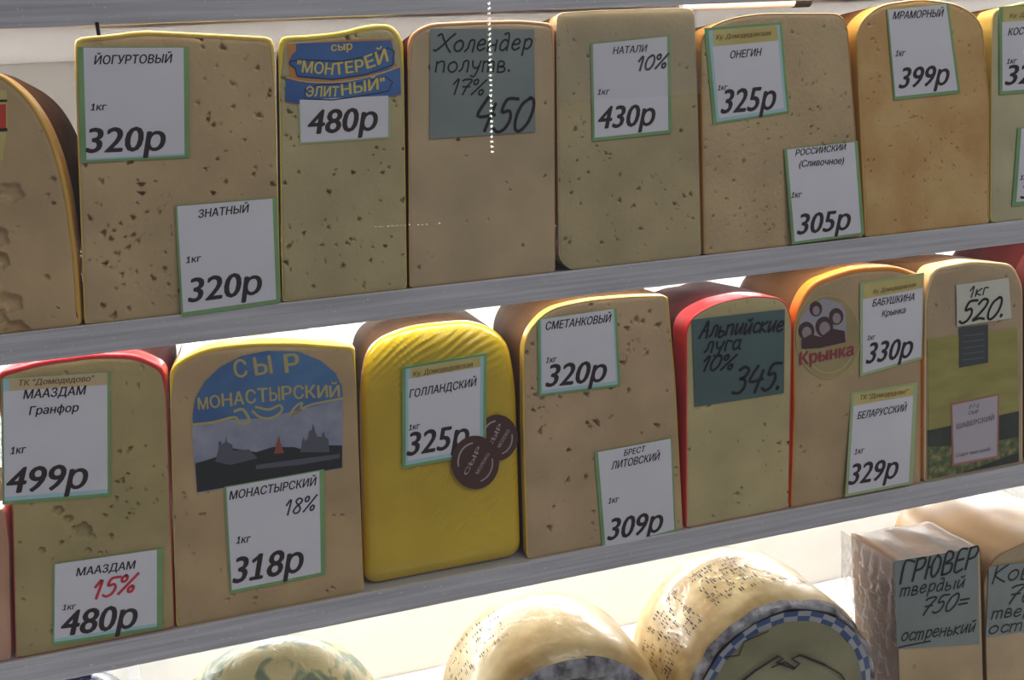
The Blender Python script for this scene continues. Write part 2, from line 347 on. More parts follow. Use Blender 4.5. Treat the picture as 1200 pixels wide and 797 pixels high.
class Plane:
    """a card or label plane; points found through pixels, offsets go towards the shopper"""
    def __init__(s, a, b=0.0, z0=0.0): s.a, s.b, s.z0 = a, b, z0
    def at(s, px, py, off=0.0): return U(px, py, s.a - off, s.b, s.z0)
class Ink:
    def __init__(s): s.V = []; s.F = []
    def add(s, V, Fs):
        i = len(s.V); s.V += [tuple(v) for v in V]; s.F += [tuple(k + i for k in f) for f in Fs]
    def build(s, name, mat, parent):
        return mesh(name, s.V, s.F, mat, parent) if s.V else None
def lay(ink, V2, Fs, pl, x0, y0, x1, y1, sx, sy, shear, off, stack=False):
    nrm_v = np.array([0.0, -1.0, 0.0])
    """V2 in text units: x scaled by sx, y by sy, laid along the baseline from pixel (x0,y0) to (x1,y1)"""
    P0 = pl.at(x0, y0, off); P1 = pl.at(x1, y1, off); ux = (P1 - P0).normalized()
    nrm = Vector((0, -1, pl.b)).normalized(); uy = nrm.cross(ux) * -1
    if uy.z < 0: uy = -uy
    X = V2[:, 0] * sx + V2[:, 1] * sy * shear; Y = V2[:, 1] * sy
    dq = (np.arange(len(X)) * 4 // max(1, len(X)))[:, None] * 2e-5 if stack else 0.0
    ink.add(np.array(P0) + nrm_v * dq + X[:, None] * np.array(ux) + Y[:, None] * np.array(uy), Fs)
def pxlen(pl, x, y, h): return (pl.at(x, y) - pl.at(x, y - h)).length
def printed(ink, s, pl, x0, y0, x1, y1, h, shear=0.27, off=0.0003):
    V, Fs = bfont(s); V = V.copy(); V[:, 0] -= V[:, 0].min()
    H = pxlen(pl, (x0 + x1) / 2, (y0 + y1) / 2, h); L = (pl.at(x1, y1) - pl.at(x0, y0)).length - H * shear * 0.8
    lay(ink, V, Fs, pl, x0, y0, x1, y1, L / V[:, 0].max(), H / CAPH, shear, off, True)
def hand(ink, s, pl, x0, y0, x1, y1, h, shear=0.2, wd=1.6, off=0.0003, seed=1):
    rnd = random.Random(seed); H = pxlen(pl, (x0 + x1) / 2, (y0 + y1) / 2, h) / 10; W = H * wd / (h / 10)
    tot = sum(G[c][0] for c in s); L = (pl.at(x1, y1) - pl.at(x0, y0)).length - 10 * H * shear * 0.7; k = L / tot; x = 0
    for c in s:
        adv, st = G[c]; jy = rnd.uniform(-.4, .4)
        for q in st:
            P = [tuple(map(float, a.split(','))) for a in q.split()]
            P = smoothline([((x + a) * k + (b + jy) * H * shear, (b + jy) * H) for a, b in P])
            V, Fs = ribbon(P, W); lay(ink, V, Fs, pl, x0, y0, x1, y1, 1, 1, 0, off + rnd.uniform(0, 0.0001))
        x += adv
def polypx(name, pts, pl, off, mat, parent, thick=0.0):
    P = [pl.at(x, y, off) for x, y in pts]; n = len(P)
    if thick:
        B = [p + Vector((0, thick, 0)) for p in P]
        return mesh(name, P + B, [tuple(range(n))[::-1], tuple(range(n, 2 * n))] + [(i, (i + 1) % n, n + (i + 1) % n, n + i) for i in range(n)], mat, parent)
    return mesh(name, P, [tuple(range(n))[::-1]], mat, parent)
def linepx(ink, pts, pl, wd, off, closed=False):
    """a drawn line of a given width in pixels"""
    pts = list(pts) + ([pts[0]] if closed else [])
    V, Fs = ribbon(pts, wd)
    ink.add([pl.at(a, b, off) for a, b in V], Fs)
def circ(cx, cy, rx, ry, n=40, a0=0, a1=360):
    return [(cx + rx * math.cos(math.radians(a0 + (a1 - a0) * k / n)), cy - ry * math.sin(math.radians(a0 + (a1 - a0) * k / n))) for k in range(n + (a1 - a0 != 360))]

# ------------------------------------------------------------------ cheeses
def fillet(pts):
    """pts: (x, z, r); rounds each corner"""
    out = []; n = len(pts)
    for i in range(n):
        p = np.array(pts[i][:2]); r = pts[i][2]; a = np.array(pts[i - 1][:2]) - p; b = np.array(pts[(i + 1) % n][:2]) - p
        la, lb = np.linalg.norm(a), np.linalg.norm(b)
        if r <= 0: out.append(p); continue
        d = min(r, la * .48, lb * .48); A = p + a / la * d; B = p + b / lb * d
        for k in range(9):
            t = k / 8; out.append((1 - t) ** 2 * A + 2 * t * (1 - t) * p + t * t * B)
    return np.array(out)
def resample(P, n):
    Q = np.vstack([P, P[:1]]); s = np.r_[0, np.cumsum(np.linalg.norm(np.diff(Q, axis=0), axis=1))]
    t = np.arange(n) / n * s[-1]
    return np.stack([np.interp(t, s, Q[:, 0]), np.interp(t, s, Q[:, 1])], 1)
def inset(P, d):
    T = np.roll(P, -1, 0) - np.roll(P, 1, 0); T /= np.linalg.norm(T, axis=1)[:, None] + 1e-12
    N = np.stack([-T[:, 1], T[:, 0]], 1)
    A = 0.5 * np.sum(P[:, 0] * np.roll(P[:, 1], -1) - np.roll(P[:, 0], -1) * P[:, 1])
    return P + N * d * (1 if A > 0 else -1)
def grid(m, n): # m rings of n -> quads
    i = np.arange(m - 1)[:, None] * n; j = np.arange(n)[None]; k = (j + 1) % n
    return np.stack([i + j, i + k, i + n + k, i + n + j], -1).reshape(-1, 4)
CHEESES = 'cheese blocks standing on the shelves'
def cheese(label, pts, zs, mat, rim, rear, t=0.0015, Y=0.004, depth=0.13, nsm=60, small=(0.0007, 0.0017), holes=(), seed=0,
           top_t=None, name='cheese_block', pillow=0.0, front=0.022, clump=0.0, snap=0.008, wrinkle=0.0, low=False):
    W = []
    for x, y, r in pts:
        p = U(x, y, Y); z = p.z
        if abs(z - zs) < snap: z = zs + 0.0009
        W.append((p.x, z, r * 0.75 / F))
    n = 240 if low else 620; nr = 30 if low else 78
    P = resample(fillet(W), n); c = P.mean(0) * 0.5 + (P.min(0) + P.max(0)) * 0.25
    root = empty(name, (c[0], Y + depth / 2, zs), label, 'cheese', CHEESES)
    zmin, zmax = P[:, 1].min(), P[:, 1].max()
    # rind thickness grows towards the top
    tt = t + ((top_t or t) - t) * np.clip((P[:, 1] - (zmax - 0.045)) / 0.03, 0, 1)
    tt = np.where(P[:, 1] < zmin + .004, .0002, tt)
    Pin = inset(P, tt[:, None]) if not pillow else P
    # smooth the inset ring a little
    for _ in range(3): Pin = (np.roll(Pin, 1, 0) + Pin * 2 + np.roll(Pin, -1, 0)) / 4
    s = np.linspace(0.0, 1, nr) ** 0.85; s[0] = 0.0004
    R = c + (Pin[None] - c) * s[:, None, None]             # nr, n, 2
    X = R[..., 0].ravel(); Zz = R[..., 1].ravel(); Yy = np.full(X.shape, Y)
    rnd = random.Random(seed + 11)
    if pillow:
        S = np.repeat(s, n); Yy = Y + pillow * (1 - np.sqrt(np.clip(1 - S ** 7, 0, 1)))
        if wrinkle:
            D = np.zeros(X.shape)
            for k in range(16):
                a = rnd.uniform(.35, .8); f = rnd.uniform(650, 1150); ph = rnd.uniform(0, 6); w_ = rnd.uniform(.018, .036)
                win = np.exp(-(((X - c[0] - rnd.uniform(-.045, .06)) / w_) ** 2 + ((Zz - c[1] - rnd.uniform(-.1, .1)) / w_) ** 2))
                D += win * (1 - 2 * np.abs(np.sin((Zz * np.cos(a) - X * np.sin(a)) * f / 2 + ph + 1.2 * np.sin(X * 70 + k)))) ** 3
            Yy -= wrinkle * np.clip(D, -.6, 1.6)
    else:
        S = np.repeat(s, n); Yy = Yy + 0.0006 * np.clip((S - 0.97) / 0.03, 0, 1) ** 2
    def pit(x, z, rx, rz, d, ang, edge=.8):
        nonlocal Yy
        m = (np.abs(X - x) < 1.6 * max(rx, rz)) & (np.abs(Zz - z) < 1.6 * max(rx, rz))
        if not m.any(): return
        dx = X[m] - x; dz = Zz[m] - z; ca, sa = math.cos(ang), math.sin(ang)
        u = (dx * ca + dz * sa) / rx; v = (-dx * sa + dz * ca) / rz; th = np.arctan2(v, u)
        q = np.hypot(u, v) / (1 + (1 - edge) * np.sin(3 * th + x * 900) + .1 * np.sin(5 * th + z * 700))
        Yy[m] += d * np.clip(1 - q ** 2.5, 0, 1) ** 0.6
    for h in holes:
        p = U(h[0], h[1], Y); k = 0.78 / F
        pit(p.x, p.z, h[2] * k, h[3] * k, h[4] if len(h) > 4 else 0.004, 0, .97)
    if not pillow:
        cl = [(rnd.uniform(P[:, 0].min(), P[:, 0].max()), rnd.uniform(zmin, zmax)) for _ in range(7)]
        for k in range(int(nsm * 1.7)):
            if rnd.random() < clump:
                a = rnd.choice(cl); x = rnd.gauss(a[0], .012); z = rnd.gauss(a[1], .02)
            else:
                x = rnd.uniform(P[:, 0].min() + .004, P[:, 0].max() - .004); z = rnd.uniform(zmin + .004, zmax - .006)
            r = small[0] * .9 + (small[1] - small[0]) * rnd.random() ** 2.2
            pit(x, z, r * rnd.uniform(.9, 1.9), r, r * 3.0, rnd.uniform(0, 3.14), .75)
    V = np.stack([X, Yy, Zz], 1); Q = grid(nr, n)
    me = mesh('cut_face' if not pillow else 'wrapped_front', V, Q[:, ::-1], mat, root, True)
    m = 160; Pl_ = resample(P, m); ti = resample_attr(tt, P, m)
    Po = Pl_; Pi = inset(Pl_, (ti - 0.00005)[:, None])
    for _ in range(2): Pi = (np.roll(Pi, 1, 0) + Pi * 2 + np.roll(Pi, -1, 0)) / 4
    def ring(A, y): return np.stack([A[:, 0], np.full(len(A), y), A[:, 1]], 1)
    if not pillow:
        rings = [ring(Pi, Y + .0012), ring(Pi, Y + 0.0003), ring(Pi + (Po - Pi) * .6, Y + .0002), ring(Pi + (Po - Pi) * .92, Y + .0008), ring(Po, Y + .002), ring(Po, Y + front)]
    else:
        rings = [ring(Po, Y + pillow - .0005), ring(Po, Y + front)]
    rm = mesh('rind', np.vstack(rings), grid(len(rings), m)[:, ::-1], rim, root, True)
    # the rear of the block, with a slightly uneven, rounded far end
    ys = [Y + front, Y + front + .002, Y + depth * .5, Y + depth - .012, Y + depth - .003, Y + depth]; ins = [0, 0, .0003, .0006, .003, .010]
    rings = []
    for y, d in zip(ys, ins):
        A = inset(Po, d); A = A.copy(); A[:, 1] = np.maximum(A[:, 1], zmin)
        if d > 0: A[:, 1] += 0.0012 * np.sin(A[:, 0] * 110 + y * 50) * np.clip((A[:, 1] - zmin) / .05, 0, 1)
        A[:, 1] = np.maximum(A[:, 1], zmin); rings.append(ring(A, y))
    Vr = np.vstack(rings); ro = mesh('rear_rind', Vr, grid(len(rings), m)[:, ::-1], rear, root, True)
    mesh_ngon(ro, list(range((len(rings) - 1) * m, len(rings) * m)))
    root['front_y'] = Y
    return root
def mesh_ngon(o, idx):
    me = o.data; nl, npoly = len(me.loops), len(me.polygons)
    me.loops.add(len(idx)); me.polygons.add(1); me.polygons[npoly].loop_start = nl
    for q, v in enumerate(idx): me.loops[nl + q].vertex_index = v
    me.update(calc_edges=True); me.validate()
def resample_attr(a, P, m):
    Q = np.vstack([P, P[:1]]); s = np.r_[0, np.cumsum(np.linalg.norm(np.diff(Q, axis=0), axis=1))]
    return np.interp(np.arange(m) / m * s[-1], s, np.r_[a, a[:1]])

exec_rows = True
# ---- upper row, from the left
C0 = cheese('arched cheese half with large round eyes, leftmost in the upper row',
  [(-230, 425, 0), (-215, 250, 0), (-180, 150, 10), (-110, 88, 20), (-50, 72, 20), (0, 84, 20), (30, 108, 20), (52, 140, 15), (68, 178, 20), (80, 225, 20), (90, 300, 10), (96, 384, 3)], Z1,
  paste('golden_paste', (0.56, 0.41, 0.24)), rindm('amber_rind', (0.72, 0.42, 0.07)), M['brownshade'], t=0.0035, nsm=25, seed=1, snap=.012,
  holes=[(12, 226, 13, 11, .005), (-1, 277, 9, 12, .006), (1, 305, 8, 10, .006), (55, 325, 3.5, 3.5), (62, 210, 3.5, 3), (11, 355, 13, 12, .007), (-6, 372, 12, 10, .007), (18, 385, 13, 9, .006), (-60, 250, 12, 12), (-80, 330, 14, 12)])
C1 = cheese('broad beige cheese with two printed 320 cards, second from the left in the upper row',
  [(86, 44, 9), (130, 40, 12), (165, 35, 12), (205, 37, 10), (321, 43, 10), (329, 355, 2), (99, 383, 2)], Z1,
  paste('beige_paste_1', (0.58, 0.44, 0.26)), rindm('yellow_rind_1', (0.85, 0.58, 0.12)), M['brownshade'], t=0.0012, top_t=0.004, nsm=150, small=(.0006, .0022), seed=2, clump=.25)
C2 = cheese('narrow greenish beige cheese with a blue and yellow brand label in the upper row',
  [(326, 42, 12), (360, 41, 12), (400, 37, 16), (432, 28, 16), (460, 28, 14), (473, 46, 14), (477, 336, 2), (331, 356, 2)], Z1,
  paste('greenish_paste', (0.52, 0.45, 0.26)), rindm('lemon_rind', (0.92, 0.72, 0.10)), M['brownshade'], t=0.001, top_t=0.0045, nsm=90, small=(.0006, .0018), seed=3, clump=.3)
C3 = cheese('smooth beige cheese with dark red rind and a large grey handwritten card',
  [(478, 42, 12), (500, 27, 14), (560, 24, 20), (610, 23, 14), (650, 27, 10), (651, 321, 2), (480, 337, 2)], Z1,
  paste('tan_paste', (0.55, 0.43, 0.28), bump=.1), rindm('pale_orange_lip', (0.88, 0.44, 0.20)), M['redshade'], t=0.0008, top_t=0.0032, nsm=14, seed=4, front=.004)
C4 = cheese('greenish beige cheese under stretched film, with the 430 card, in the upper row',
  [(652, 15, 8), (700, 12, 8), (814, 9, 10), (818, 120, 8), (822, 296, 2), (668, 316, 6), (655, 304, 8)], Z1,
  paste('olive_paste', (0.50, 0.42, 0.25)), rindm('pale_lip', (0.62, 0.50, 0.30)), M['brownshade'], t=0.0006, nsm=80, small=(.0006, .0017), seed=5, clump=.4)
C5 = cheese('crumbly beige cheese with orange side rind and two cards in the upper row',
  [(821, 38, 18), (850, 22, 25), (890, 15, 20), (985, 15, 10), (994, 30, 10), (1003, 150, 5), (1012, 270, 2), (825, 297, 2)], Z1,
  paste('crumbly_paste', (0.60, 0.46, 0.28), bump=.6), rindm('orange_side_rind', (0.62, 0.33, 0.08)), M['brownshade'], t=0.0016, nsm=220, small=(.0005, .0014), seed=6, front=.03)
C6 = cheese('orange mottled cheese with a tall white card in the upper row',
  [(1003, 30, 25), (1030, 5, 30), (1080, -2, 20), (1125, 4, 25), (1152, 24, 25), (1160, 120, 5), (1160, 255, 2), (1014, 275, 2)], Z1,
  noisy('marbled_orange_paste', (0.56, 0.30, 0.09), (0.68, 0.45, 0.18), scale=16, detail=8, rough=.45, coat=.35, bump=.3, bscale=200, coatbump=.4, cbscale=14), rindm('golden_rind', (0.70, 0.42, 0.10)), M['brownshade'], t=0.002, nsm=120, small=(.0005, .0012), seed=7)
C7 = cheese('pale greenish cheese with yellow rind at the far right of the upper row',
  [(1163, 12, 12), (1200, 2, 20), (1260, -8, 20), (1320, 10, 10), (1330, 236, 2), (1161, 255, 8)], Z1,
  paste('pale_green_paste', (0.56, 0.54, 0.36)), rindm('straw_rind', (0.80, 0.64, 0.20)), M['brownshade'], t=0.0012, top_t=.003, nsm=20, seed=8)
# ---- middle row, from the left
R0 = cheese('low pinkish cheese in shiny film at the far left of the middle row',
  [(-130, 612, 8), (5, 597, 6), (10, 640, 3), (13, 774.5, 2), (-110, 797, 2)], Z2,
  noisy('pink_orange_paste', (0.50, 0.24, 0.14), (0.62, 0.36, 0.24), scale=12, rough=.35, coat=.7, coatbump=.8, cbscale=25), rindm('pink_rind', (0.66, 0.34, 0.22)), M['brownshade'], t=.001, nsm=0, seed=9, low=True)
R1 = cheese('greenish beige cheese with red top rind and two price cards in the middle row',
  [(-6, 437, 8), (50, 422, 12), (110, 414, 14), (160, 415, 14), (194, 431, 12), (200, 600, 5), (205, 738, 2), (18, 772, 2), (14, 600, 3)], Z2,
  paste('maasdam_paste', (0.47, 0.39, 0.19)), rindm('red_rind', (0.72, 0.03, 0.035)), M['redshade'], t=0.0008, top_t=0.0045, nsm=60, seed=10, clump=.5,
  holes=[(98, 621, 9, 9, .007), (68, 598, 6, 6, .005), (80, 608, 5.5, 4.5, .005), (107, 628, 5, 4), (49, 645, 4, 4), (123, 604, 2.5, 2.5), (140, 530, 2.5, 2.5), (150, 530, 1.8, 1.8), (137, 565, 3, 2.5), (144, 565, 2, 2), (151, 602, 2, 2), (103, 645, 5, 2), (117, 648, 3, 2)])
R2 = cheese('broad beige cheese with an arched monastery picture label in the middle row',
  [(198, 430, 14), (235, 408, 25), (290, 401, 25), (350, 401, 14), (416, 406, 3), (421, 550, 3), (426, 688, 2), (207, 739, 2)], Z2,
  paste('warm_beige_paste', (0.55, 0.40, 0.23)), rindm('bright_yellow_rind', (0.92, 0.62, 0.06)), noisy('cream_wrapped_rear', (0.55, 0.42, 0.28), (0.72, 0.60, 0.45), scale=12, rough=.4, coat=.5, coatbump=.5), t=0.0007, top_t=0.004, nsm=70, small=(.0005, .0015), seed=11)
R3 = cheese('bright yellow film-wrapped cheese with rounded corners and two maroon stickers in the middle row',
  [(424, 460, 30), (432, 408, 40), (480, 386, 40), (560, 378, 40), (598, 398, 40), (608, 450, 30), (614, 655, 24), (575, 668, 10), (470, 690, 20), (428, 690, 22)], Z2,
  noisy('yellow_film', (0.58, 0.39, 0.010), (0.72, 0.50, 0.015), scale=8, rough=.28, coat=.8, coatbump=.7, cbscale=22), rindm('yellow_film_side', (0.80, 0.50, 0.02)), M['brownshade'], seed=12, pillow=.014, wrinkle=.0010, front=.022, snap=.016)
R4 = cheese('beige cheese with irregular small eyes, yellow left rind and two cards in the middle row',
  [(613, 395, 25), (640, 362, 30), (690, 351, 25), (740, 347, 10), (783, 346, 6), (792, 450, 5), (801, 628, 2), (618, 663, 2), (613, 500, 5)], Z2,
  paste('rosy_beige_paste', (0.57, 0.42, 0.27)), rindm('yellow_left_rind', (0.80, 0.54, 0.08)), M['brownshade'], t=0.0015, nsm=110, small=(.0006, .0024), seed=13, clump=.5, front=.012)
R5 = cheese('pale cheese with bright red rind and a teal handwritten card in the middle row',
  [(804, 376, 25), (835, 356, 25), (880, 346, 20), (920, 349, 18), (929, 375, 14), (925, 600, 2), (804, 624, 2)], Z2,
  paste('pale_yellow_paste', (0.56, 0.49, 0.27)), rindm('scarlet_rind', (0.85, 0.035, 0.04)), M['redshade'], t=0.0014, nsm=30, small=(.0007, .0019), seed=14, front=.03)
R6 = cheese('beige cheese with vivid orange rind and a round family sticker in the middle row',
  [(930, 372, 25), (948, 332, 30), (1000, 313, 30), (1050, 311, 20), (1080, 322, 10), (1079, 569, 2), (927, 600, 2), (931, 480, 4)], Z2,
  paste('dull_beige_paste', (0.52, 0.39, 0.23)), rindm('vivid_orange_rind', (0.95, 0.30, 0.02)), M['brownshade'], t=0.0014, top_t=.0055, nsm=24, seed=15, front=.014)
R7 = cheese('cream cheese block in printed film with a handwritten 520 card in the middle row',
  [(1084, 345, 18), (1092, 314, 22), (1140, 305, 20), (1188, 309, 18), (1199, 335, 12), (1199, 545, 2), (1083, 567.5, 2)], Z2,
  paste('film_beige_paste', (0.50, 0.38, 0.26)), rindm('cream_rind', (0.85, 0.62, 0.30)), M['brownshade'], t=0.002, top_t=.005, nsm=20, seed=16)
R8 = cheese('dark red wrapped cheese at the far right end of the middle row',
  [(1206, 320, 20), (1230, 282, 25), (1300, 272, 10), (1340, 290, 10), (1345, 515, 2), (1206, 544, 2)], Z2,
  paste('hidden_paste', (0.55, 0.40, 0.25)), rindm('dark_red_rind', (0.16, 0.02, 0.02)), M['redshade'], t=.002, nsm=0, seed=17, low=True)

# ------------------------------------------------------------------ brand labels on the cheeses
pl = Plane(0.0034)
lb = polypx('brand_label', [(336, 52), (400, 47), (460, 45), (463, 75), (469, 79), (470, 111), (440, 119), (400, 124), (360, 125), (334, 120), (335, 91), (340, 88)], pl, 0, M['orange'], C2, .0003)
polypx('banner', [(347, 51), (458, 47), (461, 58), (463, 75), (455, 82), (420, 90), (390, 94), (350, 91), (346, 82), (338, 74), (342, 64), (347, 60)], pl, .0002, M['blue'], lb)
polypx('banner', [(335, 92), (350, 96), (400, 97), (450, 86), (469, 79), (470, 110), (440, 118), (400, 123), (360, 124), (334, 119)], pl, .0003, M['blue'], lb)
ik = Ink(); linepx(ik, [(340, 72), (352, 70), (400, 72), (440, 64), (455, 56), (462, 60), (460, 76), (430, 87), (390, 93), (348, 89), (346, 80), (340, 76)], pl, 1.6, .0004, True)
linepx(ik, [(358, 104), (376, 99), (420, 98), (452, 90), (460, 96), (455, 107), (420, 113), (390, 117), (356, 116)], pl, 1.6, .0004, True); ik.build('banner_outline', M['navy'], lb)
ik = Ink(); printed(ik, 'сыр', pl, 388, 60, 414, 58, 10, .1, .0005); ik.build('lettering', M['yellowprint'], lb); ik = Ink(); printed(ik, '"МОН', pl, 347, 84, 391, 88, 14, .1, .0005)
ik.build('lettering', M['yellowprint'], lb); ik = Ink(); printed(ik, 'ТЕР', pl, 392, 88, 428, 83, 14, .1, .0005); ik.build('lettering', M['yellowprint'], lb); ik = Ink(); printed(ik, 'ЕЙ', pl, 430, 81, 457, 71, 15, .1, .0005); ik.build('lettering', M['yellowprint'], lb); ik = Ink(); printed(ik, 'ЭЛИТ', pl, 358, 113, 398, 113, 12, .15, .0005); ik.build('lettering', M['yellowprint'], lb); ik = Ink(); printed(ik, 'НЫЙ"', pl, 400, 112, 453, 103, 13, .15, .0005)
ik.build('lettering', M['yellowprint'], lb)
ik = Ink(); linepx(ik, smoothline([(335, 90), (360, 96), (400, 96), (440, 88), (468, 78)]), pl, 1.4, .0005); ik.build('gold_line', M['tan'], lb)
# red and yellow sticker on the leftmost cheese
lb = polypx('brand_label', [(-60, 112), (-10, 104), (8, 106), (9, 150), (3, 188), (-60, 186)], pl, 0, M['gold'], C0, .0003)
polypx('red_panel', [(-60, 125), (7, 122), (7, 150), (-60, 153)], pl, .0002, flat('sticker_red', (0.62, 0.05, 0.03), .4), lb)
ik = Ink(); linepx(ik, [(-60, 155), (7, 152)], pl, 4, .0003); linepx(ik, [(-60, 120), (7, 118)], pl, 3, .0003); ik.build('black_line', M['ink'], lb)
# monastery picture label
arch = [(231, 578), (228, 545), (225, 508), (226, 485), (229, 466), (240, 447), (258, 430), (283, 417), (313, 411), (350, 412), (376, 423), (393, 437), (401, 453), (402, 500), (401, 549), (330, 560)]
lb = polypx('brand_label', arch, pl, 0, M['sky'], R2, .0003)
polypx('blue_panel', [(226, 496), (226, 485), (229, 466), (240, 447), (258, 430), (283, 417), (313, 411), (350, 412), (376, 423), (393, 437), (401, 453), (402, 468), (360, 478), (310, 490), (270, 492)], pl, .00012, M['skyblue'], lb)
polypx('trees', [(231, 577), (229, 543), (240, 540), (258, 534), (270, 525), (300, 530), (320, 524), (345, 524), (365, 530), (385, 522), (401, 522), (401, 548), (330, 560)], pl, .00024, M['dusk'], lb)
polypx('church', [(252, 541), (256, 527), (256, 518), (259, 517), (260, 521), (264, 518), (265, 510), (266, 518), (272, 521), (273, 528), (292, 527), (302, 537), (270, 545)], pl, .0003, M['dusk2'], lb)
polypx('church', [(352, 530), (354, 517), (356, 512), (357, 517), (361, 514), (362, 505), (365, 505), (367, 496), (369, 505), (372, 512), (377, 512), (379, 505), (381, 512), (385, 515), (386, 530)], pl, .0003, M['dusk2'], lb)
polypx('spire', [(321, 532), (324, 520), (327, 510), (329, 520), (333, 531)], pl, .00036, M['spire'], lb)
polypx('path', [(300, 545), (350, 538), (398, 532), (398, 537), (350, 545), (300, 550)], pl, .0003, M['dusk2'], lb)
ik = Ink()
for s_, a in (('С', (275, 443, 291, 441, 21)), ('Ы', (299, 440, 320, 437, 21)), ('Р', (334, 437, 352, 435, 22))): printed(ik, s_, pl, *a, 0, .0004)
x0 = 231; 
for i, ch in enumerate('МОНАСТЫРСКИЙ'):
    xa = 232 + i * 14.0; ya = 480 - 9.5 * math.sin(min(i, 9) / 11 * 1.6) - i * .45
    printed(ik, ch, pl, xa, ya, xa + 12.5, ya - .8, 14 + 2.5 * math.sin(i / 11 * 3.14), 0, .0004)
o = ik.build('lettering', M['goldprint'], lb)
ik = Ink(); linepx(ik, smoothline([(226, 498), (250, 495), (275, 489), (280, 496), (292, 494), (285, 480), (275, 482)]), pl, 3.2, .0004)
linepx(ik, smoothline([(296, 482), (305, 489), (318, 490), (330, 482), (328, 475), (315, 480), (300, 477)]), pl, 2.8, .0004)
linepx(ik, smoothline([(340, 487), (345, 478), (354, 472), (350, 482), (342, 487), (360, 476), (380, 471), (401, 467)]), pl, 2.6, .0004); ik.build('gold_scroll', M['goldprint'], lb)
# maroon stickers on the yellow cheese
plY = Plane(0.0028)
for cx, cy, r in ((583, 513, 24), (557, 542, 28)):
    plS = Plane(0.0014 if r == 24 else .0004)
    lb = polypx('round_sticker', circ(cx, cy, r, r * 1.12), plS, 0, M['maroon'], R3, .0004)
    ik = Ink(); linepx(ik, circ(cx, cy, r * .72, r * .82, 12, 100, 190), plS, 2, .0003); linepx(ik, circ(cx, cy, r * .72, r * .82, 12, -70, 10), plS, 1.6, .0003)
    printed(ik, 'СЫР', plS, cx - r * .35, cy + r * .55, cx + r * .25, cy - r * .62, 5, 0, .0003); printed(ik, 'МОЛОКО', plS, cx + r * .12, cy + r * .5, cx + r * .62, cy - r * .35, 4, 0, .0003)
    ik.build('lettering', M['palep'], lb)
# round family sticker
lb = polypx('round_sticker', circ(971, 395, 38, 49), pl, 0, paste('clear_sticker', (0.42, 0.34, 0.17)), R6, .0003)
polypx('white_panel', [(937, 375), (948, 358), (965, 350), (985, 355), (991, 365), (992, 398), (938, 402)], pl, .0002, flat('label_grey_lilac', (0.38, 0.36, 0.42), .4), lb)
skin = flat('label_pale_faces', (0.34, 0.28, 0.30), .5); hair = flat('label_dark_maroon', (0.07, 0.025, 0.03), .5)
for i_, (cx, cy, r) in enumerate(((945, 388, 8), (956, 362, 6), (966, 383, 9), (980, 371, 7))):
    polypx('printed_hair', circ(cx, cy, r + 1.5, r + 3, 16), pl, .0003 + i_ * 4e-5, hair, lb); polypx('printed_face', circ(cx + .5, cy + 2, r * .7, r * .9, 16), pl, .00046 + i_ * 4e-5, skin, lb)
polypx('printed_shirts', [(939, 398), (950, 392), (962, 395), (975, 385), (990, 388), (991, 401), (960, 408), (940, 409)], pl, .0006, hair, lb)
ik = Ink(); printed(ik, 'Крынка', pl, 937, 428, 1001, 416, 15, .05, .0007); ik.build('lettering', M['crim'], lb)
ik = Ink(); linepx(ik, circ(971, 395, 37.5, 48.5), pl, 1.5, .0002, True); linepx(ik, circ(971, 395, 32, 42, 20, 200, 340), pl, 2, .0002); ik.build('gold_rim', M['goldprint'], lb)
# printed film on the 520 cheese
lb = polypx('printed_film', [(1087, 398), (1130, 392), (1192, 384), (1194, 482), (1088, 504)], pl, 0, M['olive'], R7, .0002)
lb = polypx('printed_film', [(1087, 504), (1194, 481), (1194, 541), (1087, 562)], pl, 0, M['herb'], R7, .0002)
polypx('dark_band', [(1087, 505), (1194, 482), (1194, 512), (1150, 520), (1087, 524)], pl, .00015, M['dkgreen'], lb)
polypx('dark_band', [(1130, 553), (1194, 530), (1194, 541), (1130, 554)], pl, .00015, M['dkgreen'], lb)
lb = polypx('brand_label', [(1114, 473), (1171, 461), (1170, 536), (1116, 546)], pl, .0004, M['pink'], R7, .0002)
polypx('white_panel', [(1116, 475), (1169, 463.5), (1168, 534), (1118, 543.5)], pl, .0006, M['lilac'], lb)
ik = Ink(); printed(ik, 'ШАВЕРСКИЙ', pl, 1121, 503, 1165, 492, 6, 0, .0008); printed(ik, 'СЫР', pl, 1135, 486, 1147, 484, 4, 0, .0008)
linepx(ik, [(1136, 479), (1138, 474), (1140, 478), (1142, 473), (1144, 477), (1147, 472), (1146, 478)], pl, 1.2, .0008)
printed(ik, 'Сорт высший', pl, 1120, 536, 1160, 528, 4, 0, .0008); ik.build('lettering', flat('grey_print', (.16, .14, .17), .5), lb)
lb = polypx('dark_label', [(1124, 384), (1158, 380), (1158, 425), (1124, 431)], pl, .0004, M['slate'], R7, .0002)
ik = Ink()
for k in range(5): linepx(ik, [(1129, 394 + k * 7), (1153, 391 + k * 7)], pl, 1.3, .0006)
ik.build('small_print', M['slate2'], lb)

